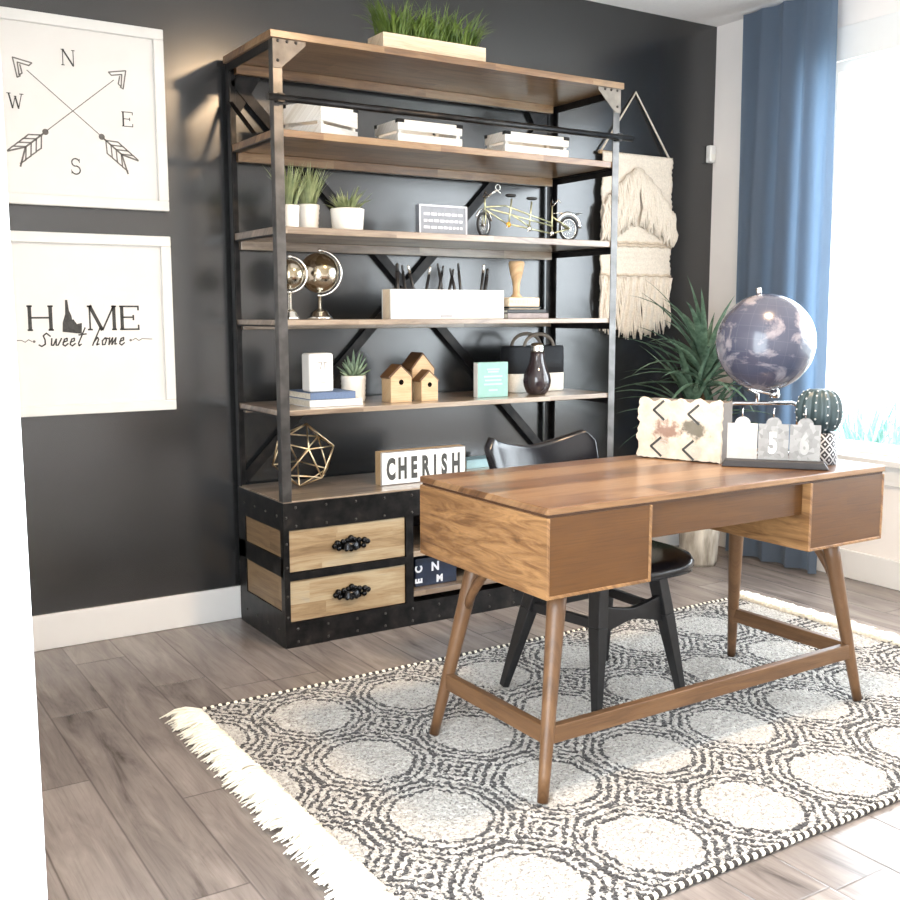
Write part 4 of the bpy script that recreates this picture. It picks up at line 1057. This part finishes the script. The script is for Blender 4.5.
obj('lettering', b, M['ink_pale'], sb2)
b = B(); lathe(b, [(0, .05), (.026, .05), (.024, .056), (.015, .066), (.0145, .09), (.018, .118), (.028, .155), (.034, .188), (.034, .200), (.028, .205), (0, .206)], (-.012, 0, 0), 28); obj('handle', b, M['pale_wood'], stp)

# ------------------------------------------------------------------ fifth shelf
book('book', 'white book at the bottom of the stack under the white clock', (.150, .075, Z5+.0006), (.225, .225, .026), M['white'], 0, 'books under the white clock')
book('book', 'blue cloth book on top of the white book, under the white clock', (.158, .085, Z5+.0272), (.192, .21, .028), M['blue_cloth'], 0, 'books under the white clock')
ck = thing('cube_clock', 'white rounded block clock standing on the blue book', 'clock', (.162, .098, Z5+.0560))
b = B(); box(b, 0, .102, 0, .075, 0, .148); cb_ = obj('body', b, M['white'], ck, .010, 4)
b = B(); box(b, .012, .090, -.0006, .001, .014, .134); obj('face', b, M['ceramic'], cb_)
b = B(); stroke(b, [(.036, .112), (.052, .112), (.044, .086)], -.0007, .003); stroke(b, [(.058, .112), (.072, .112)], -.0007, .003); stroke(b, [(.064, .112), (.064, .088)], -.0007, .003); stroke(b, [(.040, .05), (.068, .05)], -.0007, .002); stroke(b, [(.044, .036), (.064, .036)], -.0007, .002)
obj('digit', b, M['ink_soft'], cb_)
pot_plant('pale pointed succulent in a ribbed white pot behind the white clock', (.425, .25, Z5+.0006), .046, .050, .105, 'aloe', 41, 1)
def birdhouse(label, loc, w_, d_, hw_, ha, hole):
    h = thing('wooden_birdhouse', label, 'birdhouse', loc, 0, 'wooden birdhouses on the fifth shelf')
    b = B(); prism(b, [(0, 0), (w_, 0), (w_, hw_), (w_/2, ha), (0, hw_)], 0, d_, xz(0)); bd = obj('house_body', b, M['pale_wood'], h, .001)
    b = B(); th = .006; sl = (ha-hw_)/(w_/2)
    prism(b, [(-.006, hw_-.006*sl+.0), (w_/2, ha), (w_/2, ha+th*1.4), (-.006, hw_-.006*sl+th*1.4)], .003, d_+.003, xz(0)); prism(b, [(w_/2, ha), (w_+.006, hw_-.006*sl), (w_+.006, hw_-.006*sl+th*1.4), (w_/2, ha+th*1.4)], .003, d_+.003, xz(0))
    obj('roof', b, M['brown_wood'], h)
    b = B(); prism(b, [(w_/2+hole*math.cos(a*PI/8), hw_*.80+hole*math.sin(a*PI/8)) for a in range(16)], -.0006, .0004, xz(0)); obj('entry_hole', b, M['hole'], bd)  # flat disc, the hole's inner shade is put into its colour
    return h
birdhouse('wooden birdhouse standing apart, nearest the succulent', (.512, .095, Z5+.0006), .096, .075, .100, .142, .011)
birdhouse('tallest wooden birdhouse, behind the small one', (.655, .17, Z5+.0006), .105, .095, .125, .185, .010)
birdhouse('smallest wooden birdhouse, in front of the tallest', (.648, .085, Z5+.0006), .078, .06, .083, .118, .010)
tl = thing('mint_block', 'mint green card block with pale lettering beside the dark bag', 'sign', (.932, .10, Z5+.0006))
b = B(); box(b, 0, .155, 0, .032, 0, .148); tb2 = obj('block', b, M['teal'], tl, .0015)
b = B(); box(b, -.0008, .0, 0.001, .031, .001, .147); obj('edge', b, M['white'], tl)
b = B()
for z, x0, x1 in ((.118, .045, .11), (.108, .05, .105), (.088, .03, .125), (.072, .035, .12), (.055, .03, .125), (.03, .055, .10)): box(b, x0, x1, -.0012, 0, z-.0035, z+.0035)
obj('lettering', b, M['aqua'], tb2)
bg_ = thing('canvas_bag', 'black and natural canvas bag with looped handles behind the bulb bottle', 'bag', (1.205, .235, Z5+.0006))
b = B(); n = 24
def bag_ring(z, k): return [(.157+.157*k*math.copysign(abs(math.cos(2*PI*i/40))**.4, math.cos(2*PI*i/40)), .06+.06*k*math.copysign(abs(math.sin(2*PI*i/40))**.5, math.sin(2*PI*i/40)), z) for i in range(40)]
def loft(rings, cap=True):
    b = B(); R2 = [[b.verts.new(p) for p in r] for r in rings]
    for A, C_ in zip(R2, R2[1:]):
        for k in range(len(A)): f = b.faces.new((A[k], A[(k+1) % len(A)], C_[(k+1) % len(A)], C_[k])); f.smooth = True
    if cap: b.faces.new(R2[0][::-1]); b.faces.new(R2[-1])
    return b
obj('lower_body', loft([bag_ring(0, .97), bag_ring(.006, 1), bag_ring(.084, 1.0)]), M['bag_white'], bg_)
obj('upper_body', loft([bag_ring(.084, 1.005), bag_ring(.15, 1.0), bag_ring(.196, .99), bag_ring(.206, .97)]), M['bag_black'], bg_)
for y in (.012, .108):
    b = B(); pts = [(.157+.085*math.cos(PI-PI*q/14), y, .175+.085*math.sin(PI*q/14)**.7) for q in range(15)]
    tube(b, [(pts[0][0], y-.0*1, .13)]+pts+[(pts[-1][0], y, .13)], .006, 8, flat=1.4); obj('handle', b, M['strap'], bg_)
bv = thing('bulb_bottle', 'smoky glass light bulb shaped bottle in front of the canvas bag', 'bottle', (1.257, .12, Z5+.0006))
b = B(); lathe(b, [(0, .0), (.036, 0), (.046, .008), (.058, .035), (.062, .060), (.058, .084), (.046, .112), (.036, .140), (.031, .165), (.030, .19), (0, .19)], (0,0,0), 36); obj('glass', b, M['dark_glass'], bv)
b = B(); lathe(b, [(0, .186), (.031, .186)]+[(.029+.002*(q % 2), .19+.004*q) for q in range(7)]+[(.027, .222), (.012, .226), (0, .226)], (0,0,0), 24); obj('cap', b, M['silver'], bv)

# ------------------------------------------------------------------ on the drawer base
ph5 = (1+5**.5)/2; V = [Vector(p) for p in ((-1,ph5,0),(1,ph5,0),(-1,-ph5,0),(1,-ph5,0),(0,-1,ph5),(0,1,ph5),(0,-1,-ph5),(0,1,-ph5),(ph5,0,-1),(ph5,0,1),(-ph5,0,-1),(-ph5,0,1))]
rotm = Matrix.Rotation(.35, 3, 'Z') @ Matrix.Rotation(-.365, 3, 'X'); sc = .130/V[0].length
V = [rotm @ v*sc for v in V]; zmin = min(v.z for v in V); V = [v+Vector((0,0,.0036-zmin)) for v in V]
el = min((V[i]-V[j]).length for i in range(12) for j in range(i))
b = B()
for i in range(12):
    for j in range(i):
        if (V[i]-V[j]).length < el*1.05: tube(b, [V[i], V[j]], .0032, 8)
    sphere(b, V[i], .0036, 8, 6)
wi = obj('wire_icosahedron', b, M['brass'], loc=(.196, .25, ZB+.0006)); tag(wi, 'open brass wire icosahedron resting on the bookcase base', 'ornament')
cs = thing('cherish_sign', 'white letter board sign reading CHERISH on the bookcase base', 'sign', (.478, .12, ZB+.0006))
b = B(); box(b, 0, .405, .004, .05, 0, .136); obj('box', b, M['pale_wood'], cs, .001)
b = B(); box(b, .0, .405, 0, .004, .0, .136); bf = obj('board', b, M['white'], cs)
b = B()
for x0, x1, z0, z1 in ((0, .405, .133, .136), (0, .405, 0, .003), (0, .003, .003, .133), (.402, .405, .003, .133)): box(b, x0, x1, -.0012, 0, z0, z1)
obj('border', b, M['ink_soft'], bf)
for i, c_ in enumerate('CHERISH'):
    cxp = [.045, .099, .153, .208, .254, .299, .357][i]
    b = B(); text_mesh(b, c_, lambda x, z, d, cxp=cxp: (cxp+x, -.001+d, .026+z), .116, .001, .0058, .50, 'CENTER'); obj('letter', b, M['ink'], bf)
bx = thing('aqua_book', 'pale aqua book lying flat between the CHERISH sign and the chair back', 'book', (1.02, .32, ZB+.0006))
b = B(); box(b, 0, .18, 0, .1, 0, .004); box(b, 0, .18, 0, .1, .034, .038); box(b, 0, .18, 0, .004, .004, .034); obj('cover', b, M['aqua'], bx, .001)
b = B(); box(b, .004, .176, .004, .098, .004, .034); obj('pages', b, M['pages'], bx)
# cubby contents
nb = thing('navy_tin', 'navy printed box with white letters in the lower cubby of the base', 'box', (.60, .06, .1358))
b = B(); box(b, 0, .2, 0, .16, 0, .118); nbx = obj('box', b, M['navy'], nb, .004)
b = B(); text_mesh(b, 'N', lambda x, z, d: (.075+x, -.001+d, .062+z), .05, .001, .002, 1.0)
text_mesh(b, 'E', lambda x, z, d: (.03-z, -.001+d, .015+x), .045, .001, .002, .9); text_mesh(b, 'M', lambda x, z, d: (.10+x, -.001+d, .012+z), .04, .001, .002, 1.0); text_mesh(b, 'C', lambda x, z, d: (.03-z, -.001+d, .06+x), .045, .001, .002, .9)
obj('lettering', b, M['sign_pale'], nbx)
# ceiling lamp
lm = thing('ceiling_lamp', 'round flush ceiling lamp in the middle of the room', 'lamp', (.72, -1.75, H-.0005))
b = B(); lathe(b, [(0, 0), (.15, 0), (.15, -.04), (.14, -.05), (0, -.05)], (0,0,0), 32); obj('canopy', b, M['white'], lm)
